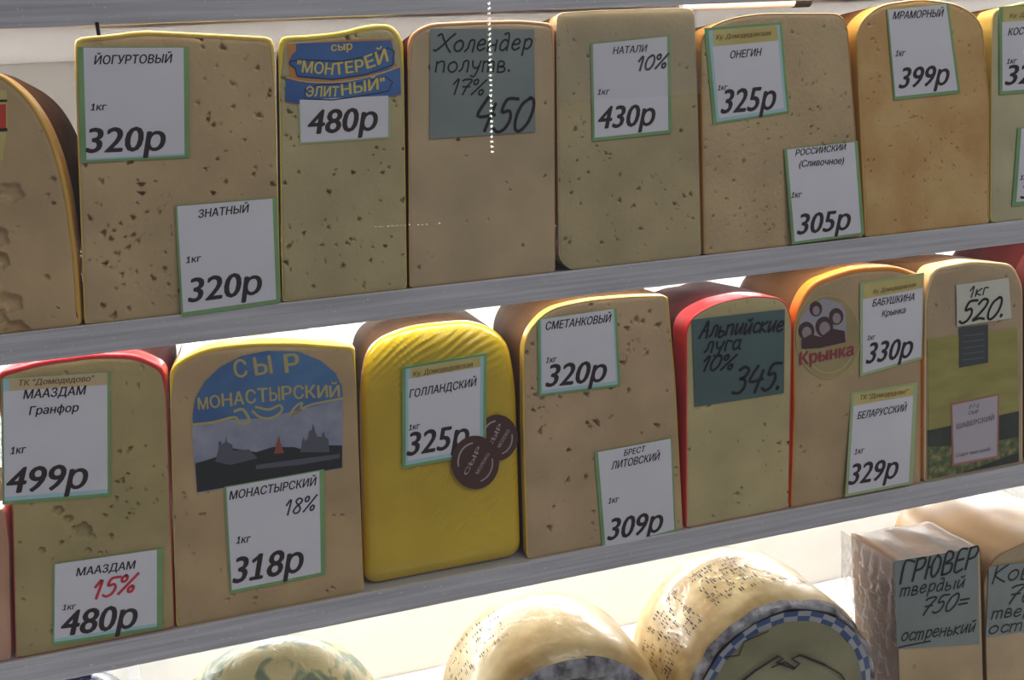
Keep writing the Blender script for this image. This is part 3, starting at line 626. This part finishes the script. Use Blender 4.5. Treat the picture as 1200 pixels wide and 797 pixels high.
# ------------------------------------------------------------------ price cards
CARDS = 'price cards on the cheeses'
def card(label, quad, frame=(3, 4, 1, 4), green='green', a=0.0026, tilt=None, head=None, ink=(), tint=(), paper='paper', hands=(), Y=None, pins=None):
    if tilt: pl = Plane(tilt[0], tilt[1], tilt[2])
    else: pl = Plane(a)
    if Y is not None: pl = Plane(Y)
    TL, TR, BR, BL = [pl.at(*q) for q in quad]
    root = empty('price_card', (BL + BR) / 2 + Vector((0, 0.0006, 0)), label, 'price card', CARDS)
    th = 0.0006
    wpx = math.dist(quad[0], quad[1]); hpx = math.dist(quad[0], quad[3])
    def bl(u, v, off):
        p = (TL * (1 - u) + TR * u) * (1 - v) + (BL * (1 - u) + BR * u) * v
        return p + Vector((0, -off, 0))
    def sheet(name, u0, u1, v0, v1, off, mat, thick, n=6, bow=0.0):
        V = []; Fs = []
        for s in (0, 1):
            for j in range(3):
                for i in range(n + 1):
                    u = u0 + (u1 - u0) * i / n; v = v0 + (v1 - v0) * j / 2
                    V.append(bl(u, v, off - thick * s))
        q = 3 * (n + 1)
        for j in range(2):
            for i in range(n):
                k = j * (n + 1) + i; Fs += [(k, k + n + 1, k + n + 2, k + 1), (q + k, q + k + 1, q + k + n + 2, q + k + n + 1)]
        for i in range(n):
            k = 2 * (n + 1) + i; Fs += [(i, i + 1, q + i + 1, q + i), (k, q + k, q + k + 1, k + 1)]
        for j in range(2):
            k = j * (n + 1); l = k + n; Fs += [(k, q + k, q + k + n + 1, k + n + 1), (l, l + n + 1, q + l + n + 1, q + l)]
        return mesh(name, V, Fs, mat, root)
    if frame:
        l, r, t, b = frame
        sheet('card_frame', 0, 1, 0, 1, 0, M[green], th)
        u0, u1, v0, v1 = l / wpx, 1 - r / wpx, t / hpx, 1 - b / hpx
        if tint:
            sheet('cyan_edge', u0, u1, v0, v1, .00012, M['cyan'], .0001)
            u0 += tint[0] / wpx; u1 -= tint[1] / wpx; v1 -= tint[2] / hpx
        if head:
            sheet('card_heading', u0 + head[2] / wpx, u1, v0 + .3 / hpx, head[0] / hpx, .00018, M[head[1]], .0001); v0 = head[0] / hpx
        sheet('paper', u0, u1, v0, v1, .0002, M[paper], .0001)
    else:
        sheet('paper', 0, 1, 0, 1, 0, M[paper], th)
    off = .00035
    groups = {}
    for s, *c in ink:
        mt = 'ink'
        if isinstance(c[-1], str): mt = c.pop()
        g = Ink(); printed(g, s, pl, *c[:5], c[5] if len(c) > 5 else .27, off); g.build('lettering', M[mt], root)
    for k, (s, *c) in enumerate(hands):
        mt = 'marker'
        if isinstance(c[-1], str): mt = c.pop()
        g = Ink(); hand(g, s, pl, *c[:5], c[5] if len(c) > 5 else .2, c[6] if len(c) > 6 else 1.8, off, k + 3); g.build('handwriting', M[mt], root)
    return root
KU = 'Ку. Домодедовская'
T1 = lambda z, h=.09: (-0.0026, 0.0046 / h, z)
card('white card printed 320р with green sides, high on the broad upper-left cheese', [(91, 55), (221, 55), (222, 184.5), (95, 191)], (6.5, 6, 1, 3),
  ink=[('ЙОГУРТОВЫЙ', 110, 75.5, 203, 73.5, 10.5), ('1кг', 106, 129.5, 126, 129, 8.5), ('320р', 100, 179, 199, 175.5, 30)], tint=(0, 0, 2))
card('white card printed 320р hanging over the middle shelf edge', [(205, 241), (324, 231.5), (328.5, 354.8), (212.5, 371.5)], (2.5, 5, 1, 5), tilt=T1(Z1),
  ink=[('ЗНАТНЫЙ', 232, 255.5, 293, 248.5, 9.5), ('1кг', 218, 308.5, 237, 306, 8), ('320р', 220, 354.5, 312, 343, 29)])
card('small white card printed 480р below the blue and yellow brand label', [(349, 117), (457.5, 112), (457, 162), (351, 169)], (2, 2.5, 0, 2), green='palegreen', a=.0042 - .001,
  ink=[('480р', 359, 157.5, 447, 151.5, 29)])
card('large grey-green handwritten card reading 17% and 450', [(504.5, 33.7), (626, 34.5), (627.5, 154.5), (503.5, 163)], None, paper='greycard',
  hands=[('Холендер', 508, 61, 627, 58, 21, .25, 2.2), ('полутв.', 509, 84, 602, 84, 20, .15, 2), ('17%', 528, 110.5, 570, 112, 18, .25, 2), ('450', 553, 154, 628, 154, 39, .3, 3.8)])
card('white card printed 430р with handwritten 10% under the film', [(692, 50.5), (785.5, 41), (787, 156), (694.5, 165.7)], (2.5, 4, 1.5, 4),
  ink=[('НАТАЛИ', 718, 63.5, 759, 60.5, 8.5), ('1кг', 700, 111, 715, 110.5, 7), ('430р', 699, 151, 771, 146, 27)], hands=[('10%', 746, 82.5, 784, 79, 16, .3, 2.6)])
card('white card printed 325р with a gold heading in the upper row', [(825.5, 33), (916, 26), (925, 132), (836, 146)], (4, 3, 3, 2.5), head=(22, 'gold', 2), tint=(3, 3, 4), a=.003,
  ink=[(KU, 839, 46.5, 904, 41, 5.5, .27, 'brownink'), ('ОНЕГИН', 855, 68.7, 893, 65, 9), ('1кг', 841, 106, 853, 105, 6.5), ('325р', 844, 133, 912.5, 127, 29)])
card('white card printed 305р hanging over the shelf edge beside the orange mottled cheese', [(919, 174.5), (1005, 165), (1013, 275), (928.5, 286.5)], (3, 4, 1, 3), tilt=T1(Z1),
  ink=[('РОССИЙСКИЙ', 932, 182.9, 992, 175.5, 7.5), ('(Сливочное)', 936, 196, 990, 191.5, 8), ('1кг', 927, 232, 940, 231, 7), ('305р', 933.5, 275, 999.5, 268, 25)])
card('white card printed 399р on the orange cheese', [(1039, 11), (1111.5, 4), (1125.5, 109), (1048, 117.5)], (1.5, 3, .5, 4), a=.0028,
  ink=[('МРАМОРНЫЙ', 1046, 22.7, 1106, 19.3, 9), ('1кг', 1049, 66, 1061, 65.5, 7.5), ('399р', 1052.7, 103.5, 1114.5, 98.5, 25)])
card('card with yellow heading at the right rim of the picture in the upper row', [(1171, 8), (1262, 1), (1264, 104), (1171.5, 111)], (3, 3, 1, 4), head=(18, 'gold', 1),
  ink=[(KU, 1183, 21, 1250, 16, 5, .27, 'brownink'), ('КОСТРОМСКОЙ', 1181, 41.7, 1250, 36, 8.5), ('1кг', 1179.5, 75, 1192, 74, 6.5), ('320р', 1177, 99.8, 1248, 93, 24)])
card('cropped white card low at the right rim of the picture in the upper row', [(1193, 150), (1278, 142), (1280, 233), (1186, 242)], (4, 3, 1, 5),
  ink=[('1кг', 1195, 211, 1208, 210, 6), ('309р', 1195, 233, 1262, 226, 16)])
card('white card printed 499р with a tan heading', [(1, 444), (129, 436), (129.5, 581.5), (3, 591.5)], (2.5, 3.5, .5, 4), head=(14.5, 'tan', 7), green='green', tint=(0, 0, 5), a=.0028,
  ink=[('ТК "Домодедово"', 20.7, 452.5, 111, 446.5, 7, .27, 'brownink'), ('МААЗДАМ', 27, 467.7, 102, 462, 10.5), ('Гранфор', 33.7, 486.5, 94, 482, 10), ('1кг', 12, 532.5, 32, 530.5, 9), ('499р', 5, 578.5, 108, 571, 31)])
card('white card printed 480р with red handwritten 15% at the lower left', [(62.5, 661), (190.5, 642.5), (190.5, 737), (61.5, 757)], (2, 7, .7, 4), tint=(0, 0, 4),
  ink=[('МААЗДАМ', 89, 675.5, 160, 666, 9.5), ('1кг', 73, 715.5, 90, 713.5, 7), ('480р', 69, 746, 166, 734, 30)], hands=[('15%', 107, 702, 164, 692, 20, .4, 3, 'redmarker')])
card('white card printed 318р with handwritten 18% under the monastery picture', [(262.7, 570.6), (380, 550), (381.5, 673.5), (269.5, 696)], (2.5, 6, 1, 4), a=.0024,
  ink=[('МОНАСТЫРСКИЙ', 268.5, 586, 372, 568.5, 10), ('1кг', 276.5, 637.5, 295, 635, 9), ('318р', 272, 684, 361, 668, 31)], hands=[('18%', 333, 604, 373, 597, 17, .3, 2, 'bluemarker')])
card('white card printed 325р with green heading on the yellow wrapped cheese', [(471.4, 430), (570.8, 413.5), (569.5, 531.5), (471.4, 549.5)], (4, 4, 3, 3.5), head=(15, 'gold', 3), tint=(3, 4, 5), a=.0012,
  ink=[(KU, 484, 441.5, 555, 429.5, 6, .27, 'brownink'), ('ГОЛЛАНДСКИЙ', 479.5, 466.5, 559.5, 452, 9.5), ('1кг', 479, 504.5, 493, 502, 7), ('325р', 476, 534.5, 554, 521.5, 28)])
card('white card printed 320р high on the beige cheese beside the yellow one', [(630, 374.6), (722.5, 361), (727, 452.5), (631, 464.5)], (3, 3, .5, 2.5), tint=(1.5, 2, 4),
  ink=[('СМЕТАНКОВЫЙ', 638.6, 387, 717, 377, 9.5), ('1кг', 639.5, 425.6, 653, 424, 7), ('320р', 638.6, 453.5, 714, 446, 27)])
card('white card printed 309р low beside the red rind', [(696.6, 530), (787.6, 513), (792, 622.5), (706, 644.8)], (4, 2, .7, 2.5),
  ink=[('БРЕСТ', 731, 534.5, 757, 529, 7), ('ЛИТОВСКИЙ', 716, 550.5, 774, 538.5, 9), ('1кг', 712.5, 590.5, 726, 588, 7), ('309р', 711, 633.5, 780, 621.5, 26)])
card('teal handwritten card reading 10% and 345 on the red-rinded cheese', [(811, 374.6), (919.8, 362.5), (918.8, 460.7), (814.5, 477)], None, paper='teal',
  hands=[('Альпийские', 819, 396, 921, 387, 19, .25, 2.8), ('луга', 825, 413, 871, 409, 18, .2, 2.7), ('10%', 821, 435, 862, 433, 17, .3, 2.8), ('345.', 857, 463, 921, 455, 30, .3, 3.6)])
card('white card printed 330р with a pale green heading on the orange-rinded cheese', [(1008, 332), (1083, 319.5), (1080.5, 420.5), (1008, 441.5)], (3, 1.5, 2, 3.5), green='palegreen', head=(19, 'gold', 1), a=.0024,
  ink=[(KU, 1023, 344.5, 1074, 335.5, 5, .27, 'brownink'), ('БАБУШКИНА', 1022, 359.5, 1073, 351.5, 8.5), ('Крынка', 1033, 371.5, 1062, 366.5, 7.5), ('1кг', 1016, 399, 1026, 397.5, 6), ('330р', 1014, 426.5, 1072, 417.5, 25)])
card('white card printed 329р in a wide pale green frame', [(998, 460.7), (1075.5, 448), (1069.5, 567), (990.5, 582.5)], (3, 5, 2, 3.5), green='palegreen', head=(15, 'gold', 0), tilt=(-.0010, .0034 / .09, Z2),
  ink=[('ТК "Домодедово"', 1007, 469, 1064.5, 461, 5.5, .27, 'brownink'), ('БЕЛАРУССКИЙ', 1004.5, 491.5, 1063, 481.5, 8.5), ('1кг', 1001, 533, 1013.5, 530.5, 7), ('329р', 993.5, 568.5, 1055, 559, 25)])
card('cream handwritten card reading 520 on the printed film', [(1120.8, 334), (1182, 326), (1185.5, 373), (1121.7, 382.8)], None, paper='creamcard', a=.0022,
  hands=[('1кг', 1135, 349, 1160, 343, 12, .3, 1.6), ('520.', 1123, 379, 1182, 370, 24, .35, 3)])

# ------------------------------------------------------------------ the lowest row
YG = -0.03
# hard cheese block wrapped in clear film
GR = cheese('hard brown-topped cheese block in crumpled clear film at the lower right', [(1049, 658, 3), (1149, 641, 4), (1152, 900, 2), (1056, 925, 2)], ZD,
  paste('hard_cheese_paste', (0.52, 0.40, 0.24)), noisy('brown_cheese_crust', (0.055, 0.024, 0.007), (0.17, 0.08, 0.024), scale=60, stretch=(1, .12, 1), rough=.6, coat=.12, coatbump=.4), noisy('brown_crust_rear', (0.055, 0.024, 0.007), (0.17, 0.08, 0.024), scale=60, stretch=(1, .12, 1), rough=.6, coat=.12, coatbump=.4),
  t=.0006, Y=YG, depth=.085, nsm=6, seed=20, snap=.05, low=True)
KO = cheese('golden hard cheese with a rounded top at the lower right corner', [(1153, 680, 14), (1165, 652, 25), (1210, 632, 20), (1290, 622, 10), (1300, 870, 2), (1160, 905, 2)], ZD,
  paste('golden_cheese_paste', (0.50, 0.38, 0.24)), noisy('golden_crust', (0.22, 0.11, 0.03), (0.34, 0.19, 0.06), scale=10, rough=.5, coat=.2, coatbump=.4), noisy('golden_crust_rear', (0.20, 0.105, 0.03), (0.34, 0.19, 0.06), scale=10, rough=.5, coat=.2, coatbump=.4),
  t=.001, Y=YG, depth=.16, nsm=6, seed=21, snap=.05, low=True)
card('grey handwritten card reading 750 on the film-wrapped hard cheese', [(1047, 657.5), (1145.5, 642), (1148, 755), (1051, 761)], None, paper='greycard', Y=YG - .0016,
  hands=[('ГРЮВЕР', 1053, 684, 1147, 664, 24, .2, 2.8), ('твердый', 1054, 699, 1132, 688, 15, .15, 1.7), ('750=', 1077, 722, 1137, 713, 19, .35, 2.2), ('остренький', 1055, 752, 1144, 740, 15, .15, 1.7), ('_', 1053, 759, 1090, 752, 8, 0, 2)])
card('grey handwritten card cropped by the lower right rim of the picture', [(1159, 665), (1262, 650), (1262, 732), (1155.5, 747)], None, paper='greycard', Y=YG - .0016,
  hands=[('Ковсак', 1161, 684, 1252, 670, 19, .15, 2), ('760=', 1177, 708, 1250, 698, 20, .35, 2.2), ('твердый', 1161, 726, 1250, 714, 14, .15, 1.8), ('острен', 1157, 744, 1240, 731, 14, .15, 1.8)])
def film_sheet(name, P4, n, m, amp, seed, parent, f=60, mat='film'):
    """crumpled clear film stretched between four world points"""
    A, B, C, D = [np.array(p) for p in P4]; rs = np.random.RandomState(seed)
    K = rs.normal(0, f, (9, 3)); ph = rs.uniform(0, 6.3, 9)
    nrm = np.cross(B - A, D - A); nrm /= np.linalg.norm(nrm)
    V = []
    for j in range(m + 1):
        for i in range(n + 1):
            u, v = i / n, j / m; p = (A * (1 - u) + B * u) * (1 - v) + (D * (1 - u) + C * u) * v
            d = sum(abs(math.sin(k.dot(p) + q)) ** .6 for k, q in zip(K, ph)) / 9 - .6
            V.append(p + nrm * d * amp * 2 * min(1, 6 * min(u, 1 - u, v, 1 - v) + .15))
    Fs = [(j * (n + 1) + i, j * (n + 1) + i + 1, (j + 1) * (n + 1) + i + 1, (j + 1) * (n + 1) + i) for j in range(m) for i in range(n)]
    return mesh(name, V, Fs, M[mat], parent, True)
g0 = U(1046, 656, YG); g1 = U(1054, 800, YG)
film_sheet('film_wrap', [Vector((g0.x - .002, YG - .002, g0.z + .001)), Vector((g0.x - .006, YG + .083, g0.z + .001)), Vector((g1.x - .016, YG + .083, g1.z - .05)), Vector((g1.x - .012, YG - .002, g1.z - .05))], 60, 90, .008, 3, GR, 130, 'thickfilm')
film_sheet('film_wrap', [Vector((g0.x - .016, YG + .030, g0.z + .003)), Vector((g0.x, YG - .003, g0.z - .002)), Vector((g1.x - .001, YG - .003, g1.z - .05)), Vector((g1.x - .020, YG + .016, g1.z - .05))], 40, 90, .006, 5, GR, 160, 'thickfilm')
# film drawn tight over the top of the 430 cheese
a_, b_ = U(652, 14, .002), U(816, 10, .002); c_, d_ = U(822, 110, .0012), U(652, 118, .0012)
film_sheet('film_wrap', [a_, b_, c_, d_], 40, 30, .0009, 7, C4, 45)

# round wheels
def lathe(name, C, prof, mat, parent, n=96, sx=1.0, sz=1.0, rough=0.0, seed=0):
    """prof: (radius, y) rings about a Y axis through C"""
    rs = np.random.RandomState(seed); K = rs.normal(0, 55, (8, 3)); ph = rs.uniform(0, 6.3, 8); V = []
    for r, y in prof:
        for k in range(n):
            a = 2 * math.pi * k / n; p = np.array([C.x + r * sx * math.cos(a), C.y + y, C.z + r * sz * math.sin(a)])
            if rough:
                d = sum(abs(math.sin(q.dot(p) + w_)) for q, w_ in zip(K, ph)) / 8 - .62
                p += np.array([math.cos(a), -.4, math.sin(a)]) * d * rough
            V.append(p)
    m = len(prof); V = np.array(V); c0 = len(V)
    Q = [tuple(int(x) for x in q) for q in grid(m, n)]
    if prof[0][0] > 0 and prof[0][0] < .02: Q.append(tuple(range(n))[::-1])
    if prof[-1][0] > 0 and parent is not None and prof[-1][1] > .03: Q.append(tuple(range((m - 1) * n, m * n)))
    return mesh(name, V, Q, mat, parent, True)
crust = noisy('printed_wheel_wrap', (0.36, 0.22, 0.06), (0.74, 0.58, 0.28), scale=22, detail=7, rough=.4, coat=.45, coatbump=.8, cbscale=30, cr=.08)
crust2 = noisy('orange_wheel_wrap', (0.44, 0.27, 0.08), (0.76, 0.60, 0.30), scale=20, detail=7, rough=.4, coat=.45, coatbump=.8, cbscale=30, cr=.08)
foil = noisy('grey_film_folds', (0.05, 0.045, 0.06), (0.40, 0.39, 0.44), scale=70, rough=.2, coat=1, bump=.6, bscale=90, coatbump=1, cbscale=80)
# wheel with the mountain label
YW = -0.045
Cw = U(917, 822, YW); Rw = 0.116
print('WHEEL2', Cw, 'floor gap', Cw.z - Rw - ZD)
WB = empty('round_cheese', (Cw.x, YW + .08, Cw.z - Rw - .006), 'round cheese wheel with a mountain label and blue checked edge in the lowest row', 'cheese', 'round cheeses on the bottom deck')
body = lathe('wheel_body', Cw, [(Rw * .97, .004), (Rw * 1.01, .012), (Rw * 1.03, .035), (Rw * 1.03, .11), (Rw * 1.0, .135), (Rw * .85, .145)], crust, WB, 128, rough=.0015, seed=2)
lathe('folded_edge', Cw, [(Rw * .90, .0015), (Rw * .935, -.003), (Rw * .97, 0.0), (Rw * .995, .005)], foil, WB, 220, rough=.011, seed=5)
chk = flat('blue_check', (0.03, 0.075, 0.22), .35, coat=.6); chw = flat('white_check', (0.36, 0.37, 0.42), .35, coat=.6)
for row in range(2):
    V = {0: [], 1: []}; Fq = {0: [], 1: []}
    for k in range(40):
        a0, a1 = [2 * math.pi * q / 40 for q in (k, k + 1)]; c_ = (k + row) % 2
        r0, r1 = Rw * (.82 + .05 * row), Rw * (.87 + .05 * row); i = len(V[c_])
        for r, a in ((r0, a0), (r1, a0), (r1, a1), (r0, a1)): V[c_].append((Cw.x + r * math.cos(a), YW - .0042 - .0006 * math.sin(a * 23), Cw.z + r * math.sin(a)))
        Fq[c_].append((i, i + 1, i + 2, i + 3))
    mesh('blue_checks', V[0], Fq[0], chk, WB); mesh('white_checks', V[1], Fq[1], chw, WB)
lathe('wheel_label', Cw, [(.0005, -.005), (Rw * .4, -.0052), (Rw * .7, -.005), (Rw * .82, -.0042)], noisy('khaki_foil_label', (0.20, 0.185, 0.09), (0.30, 0.28, 0.15), scale=14, rough=.35, coat=.5, bump=1, bscale=30, coatbump=1), WB, 160, rough=.0035, seed=8)
plW = Plane(YW - .0075); ik = Ink()
linepx(ik, [(868, 800), (885, 786), (912, 769), (918, 772), (910, 776), (930, 784), (937, 778), (928, 772), (937, 768), (944, 770), (948, 772), (966, 779)], plW, 3, 0)
linepx(ik, [(850, 770), (866, 768), (872, 752), (900, 740)], plW, 1.6, 0); linepx(ik, [(905, 782), (920, 776), (932, 783)], plW, 2, 0); linepx(ik, [(966, 779), (985, 790), (1000, 812)], plW, 2, 0)
ik.build('mountain_print', M['ink'], WB)
# rows of small print around the wheels
def wheel_print(C, R, y0, y1, a0, a1, rows, seed, parent, mat):
    rnd = random.Random(seed); V = []; Fs = []
    for q in range(rows):
        y = y0 + (y1 - y0) * q / max(1, rows - 1); a = a0 + rnd.uniform(0, .08)
        while a < a1:
            da = rnd.uniform(.006, .016); h = rnd.uniform(.001, .0038); i = len(V); sk = rnd.uniform(-.001, .001)
            for (aa, yy) in ((a, y - h), (a + da, y - h + sk), (a + da, y + h + sk), (a, y + h)):
                V.append((C.x + (R + .0022) * math.cos(aa), C.y + yy, C.z + (R + .0022) * math.sin(aa)))
            Fs.append((i, i + 1, i + 2, i + 3)); a += da + rnd.choice((.008, .015, .03, .09)) * rnd.uniform(.6, 1.4); y += rnd.uniform(-.0006, .0006)
    tag(mesh('small_print', V, Fs, mat, parent), kind='stuff')
pr = flat('faded_dark_print', (0.06, 0.045, 0.045), .6, spec=.1)
wheel_print(Cw, Rw * 1.025, .038, .10, math.radians(88), math.radians(118), 9, 4, WB, pr)
wheel_print(Cw, Rw * 1.025, .035, .10, math.radians(126), math.radians(165), 9, 5, WB, pr)
wheel_print(Cw, Rw * 1.025, .04, .055, math.radians(60), math.radians(85), 2, 6, WB, pr)
# wheel with a grey film ring
YV = -0.033; Cv = U(668, 876, YV); Rv = 0.107
WA = empty('round_cheese', (Cv.x, YV + .08, Cv.z - Rv * 1.1), 'cream cheese wheel with a grey film ring and dark centre in the lowest row', 'cheese', 'round cheeses on the bottom deck')
lathe('wheel_body', Cv, [(Rv * .93, -.002), (Rv * 1.02, .004), (Rv * 1.07, .02), (Rv * 1.09, .05), (Rv * 1.08, .10), (Rv * 1.0, .13), (Rv * .8, .14)], crust2, WA, 128, rough=.002, seed=12)
lathe('film_ring', Cv, [(Rv * .70, .001), (Rv * .76, -.005), (Rv * .86, -.006), (Rv * .95, -.001)], foil, WA, 128, rough=.0025, seed=15)
lathe('wheel_label', Cv, [(.0005, -.001), (Rv * .4, -.001), (Rv * .71, .0)], flat('dark_violet_label', (0.035, 0.028, 0.05), .3, coat=.7), WA, 96)
ik = Ink(); plV = Plane(YV - .0022); printed(ik, 'СЫР', plV, 662, 796, 684, 792, 6, 0, 0); printed(ik, 'ОК', plV, 708, 791, 722, 795, 6, 0, 0); ik.build('lettering', M['palep'], WA)
wheel_print(Cv, Rv * 1.09, .05, .10, math.radians(110), math.radians(150), 5, 7, WA, flat('faded_olive_print', (0.14, 0.12, 0.07), .6, spec=.1))
# marbled green cheese ball
Yg = 0.095; Cg = U(326, 853, Yg + .045)
GB = empty('round_cheese', (Cg.x, Cg.y, Cg.z - .105), 'green and cream marbled round cheese in folded film in the lowest row', 'cheese', 'round cheeses on the bottom deck')
def marble():
    m = noisy('green_marbled_film', (0.07, 0.10, 0.05), (0.33, 0.28, 0.13), scale=26, detail=3, rough=.5, coat=.25, coatbump=1, cbscale=45, lo=.42, hi=.52, bump=.6, bscale=45, c3=(0.15, 0.17, 0.08))
    for n in m.node_tree.nodes:
        if n.type == 'TEX_NOISE': n.inputs['Distortion'].default_value = 1.2
    return m
prof = [(.0005, -.062)] + [(.117 * math.sin(t) ** .8, -.062 * math.cos(t)) for t in [i * math.pi / 22 for i in range(1, 21)]]
lathe('marbled_body', Cg, prof, marble(), GB, 110, 1.0, .9, rough=.004, seed=21)
ik = Ink(); plG = Plane(Cg.y - .064)
V = []; Fs = []
rs = random.Random(4)
for k in range(9):                                    # gathered folds of the film
    a = k * .7 + rs.uniform(0, .3); pts = []
    for q in range(12):
        r = .008 + q * .0062; aa = a + q * .09; n_ = math.asin(min(.98, r / .117))
        pts.append((Cg.x + r * math.cos(aa), Cg.y - .062 * math.cos(n_) - .003, Cg.z + r * .88 * math.sin(aa)))
    for q, p in enumerate(pts):
        i = len(V); wd_ = .0014 * (1 - q / 14)
        V += [(p[0] - wd_, p[1] + .002, p[2] + wd_), (p[0], p[1] - .001, p[2]), (p[0] + wd_, p[1] + .002, p[2] - wd_)]
        if q: Fs += [(i - 3, i - 2, i + 1, i), (i - 2, i - 1, i + 2, i + 1)]
mesh('film_folds', V, Fs, noisy('olive_film_fold', (0.40, 0.37, 0.20), (0.50, 0.46, 0.26), rough=.2, coat=1), GB, True)
# dark wrapped cheese at the lower left
Ct = U(92, 788, .12)
DB = empty('round_cheese', (Ct.x, Ct.y, ZD), 'dark navy wrapped cheese just showing at the lower left', 'cheese', 'round cheeses on the bottom deck')
hz = (Ct.z - ZD) / 2; Cd = Vector((Ct.x, Ct.y, ZD + hz - .004))
lathe('dark_body', Cd, [(.0005, -.05)] + [(.062 * math.sin(t) ** .6, -.05 * math.cos(t)) for t in [i * math.pi / 16 for i in range(1, 15)]], noisy('navy_wax', (0.012, 0.014, 0.05), (0.03, 0.03, 0.08), rough=.4, coat=.4), DB, 48, 1, hz / .062, .001, 5)
tube('top_knot', Ct.x - .012, Ct.x + .012, Ct.y, Ct.z - .005, .005, M['navy'], DB)
bpy.context.view_layer.update()
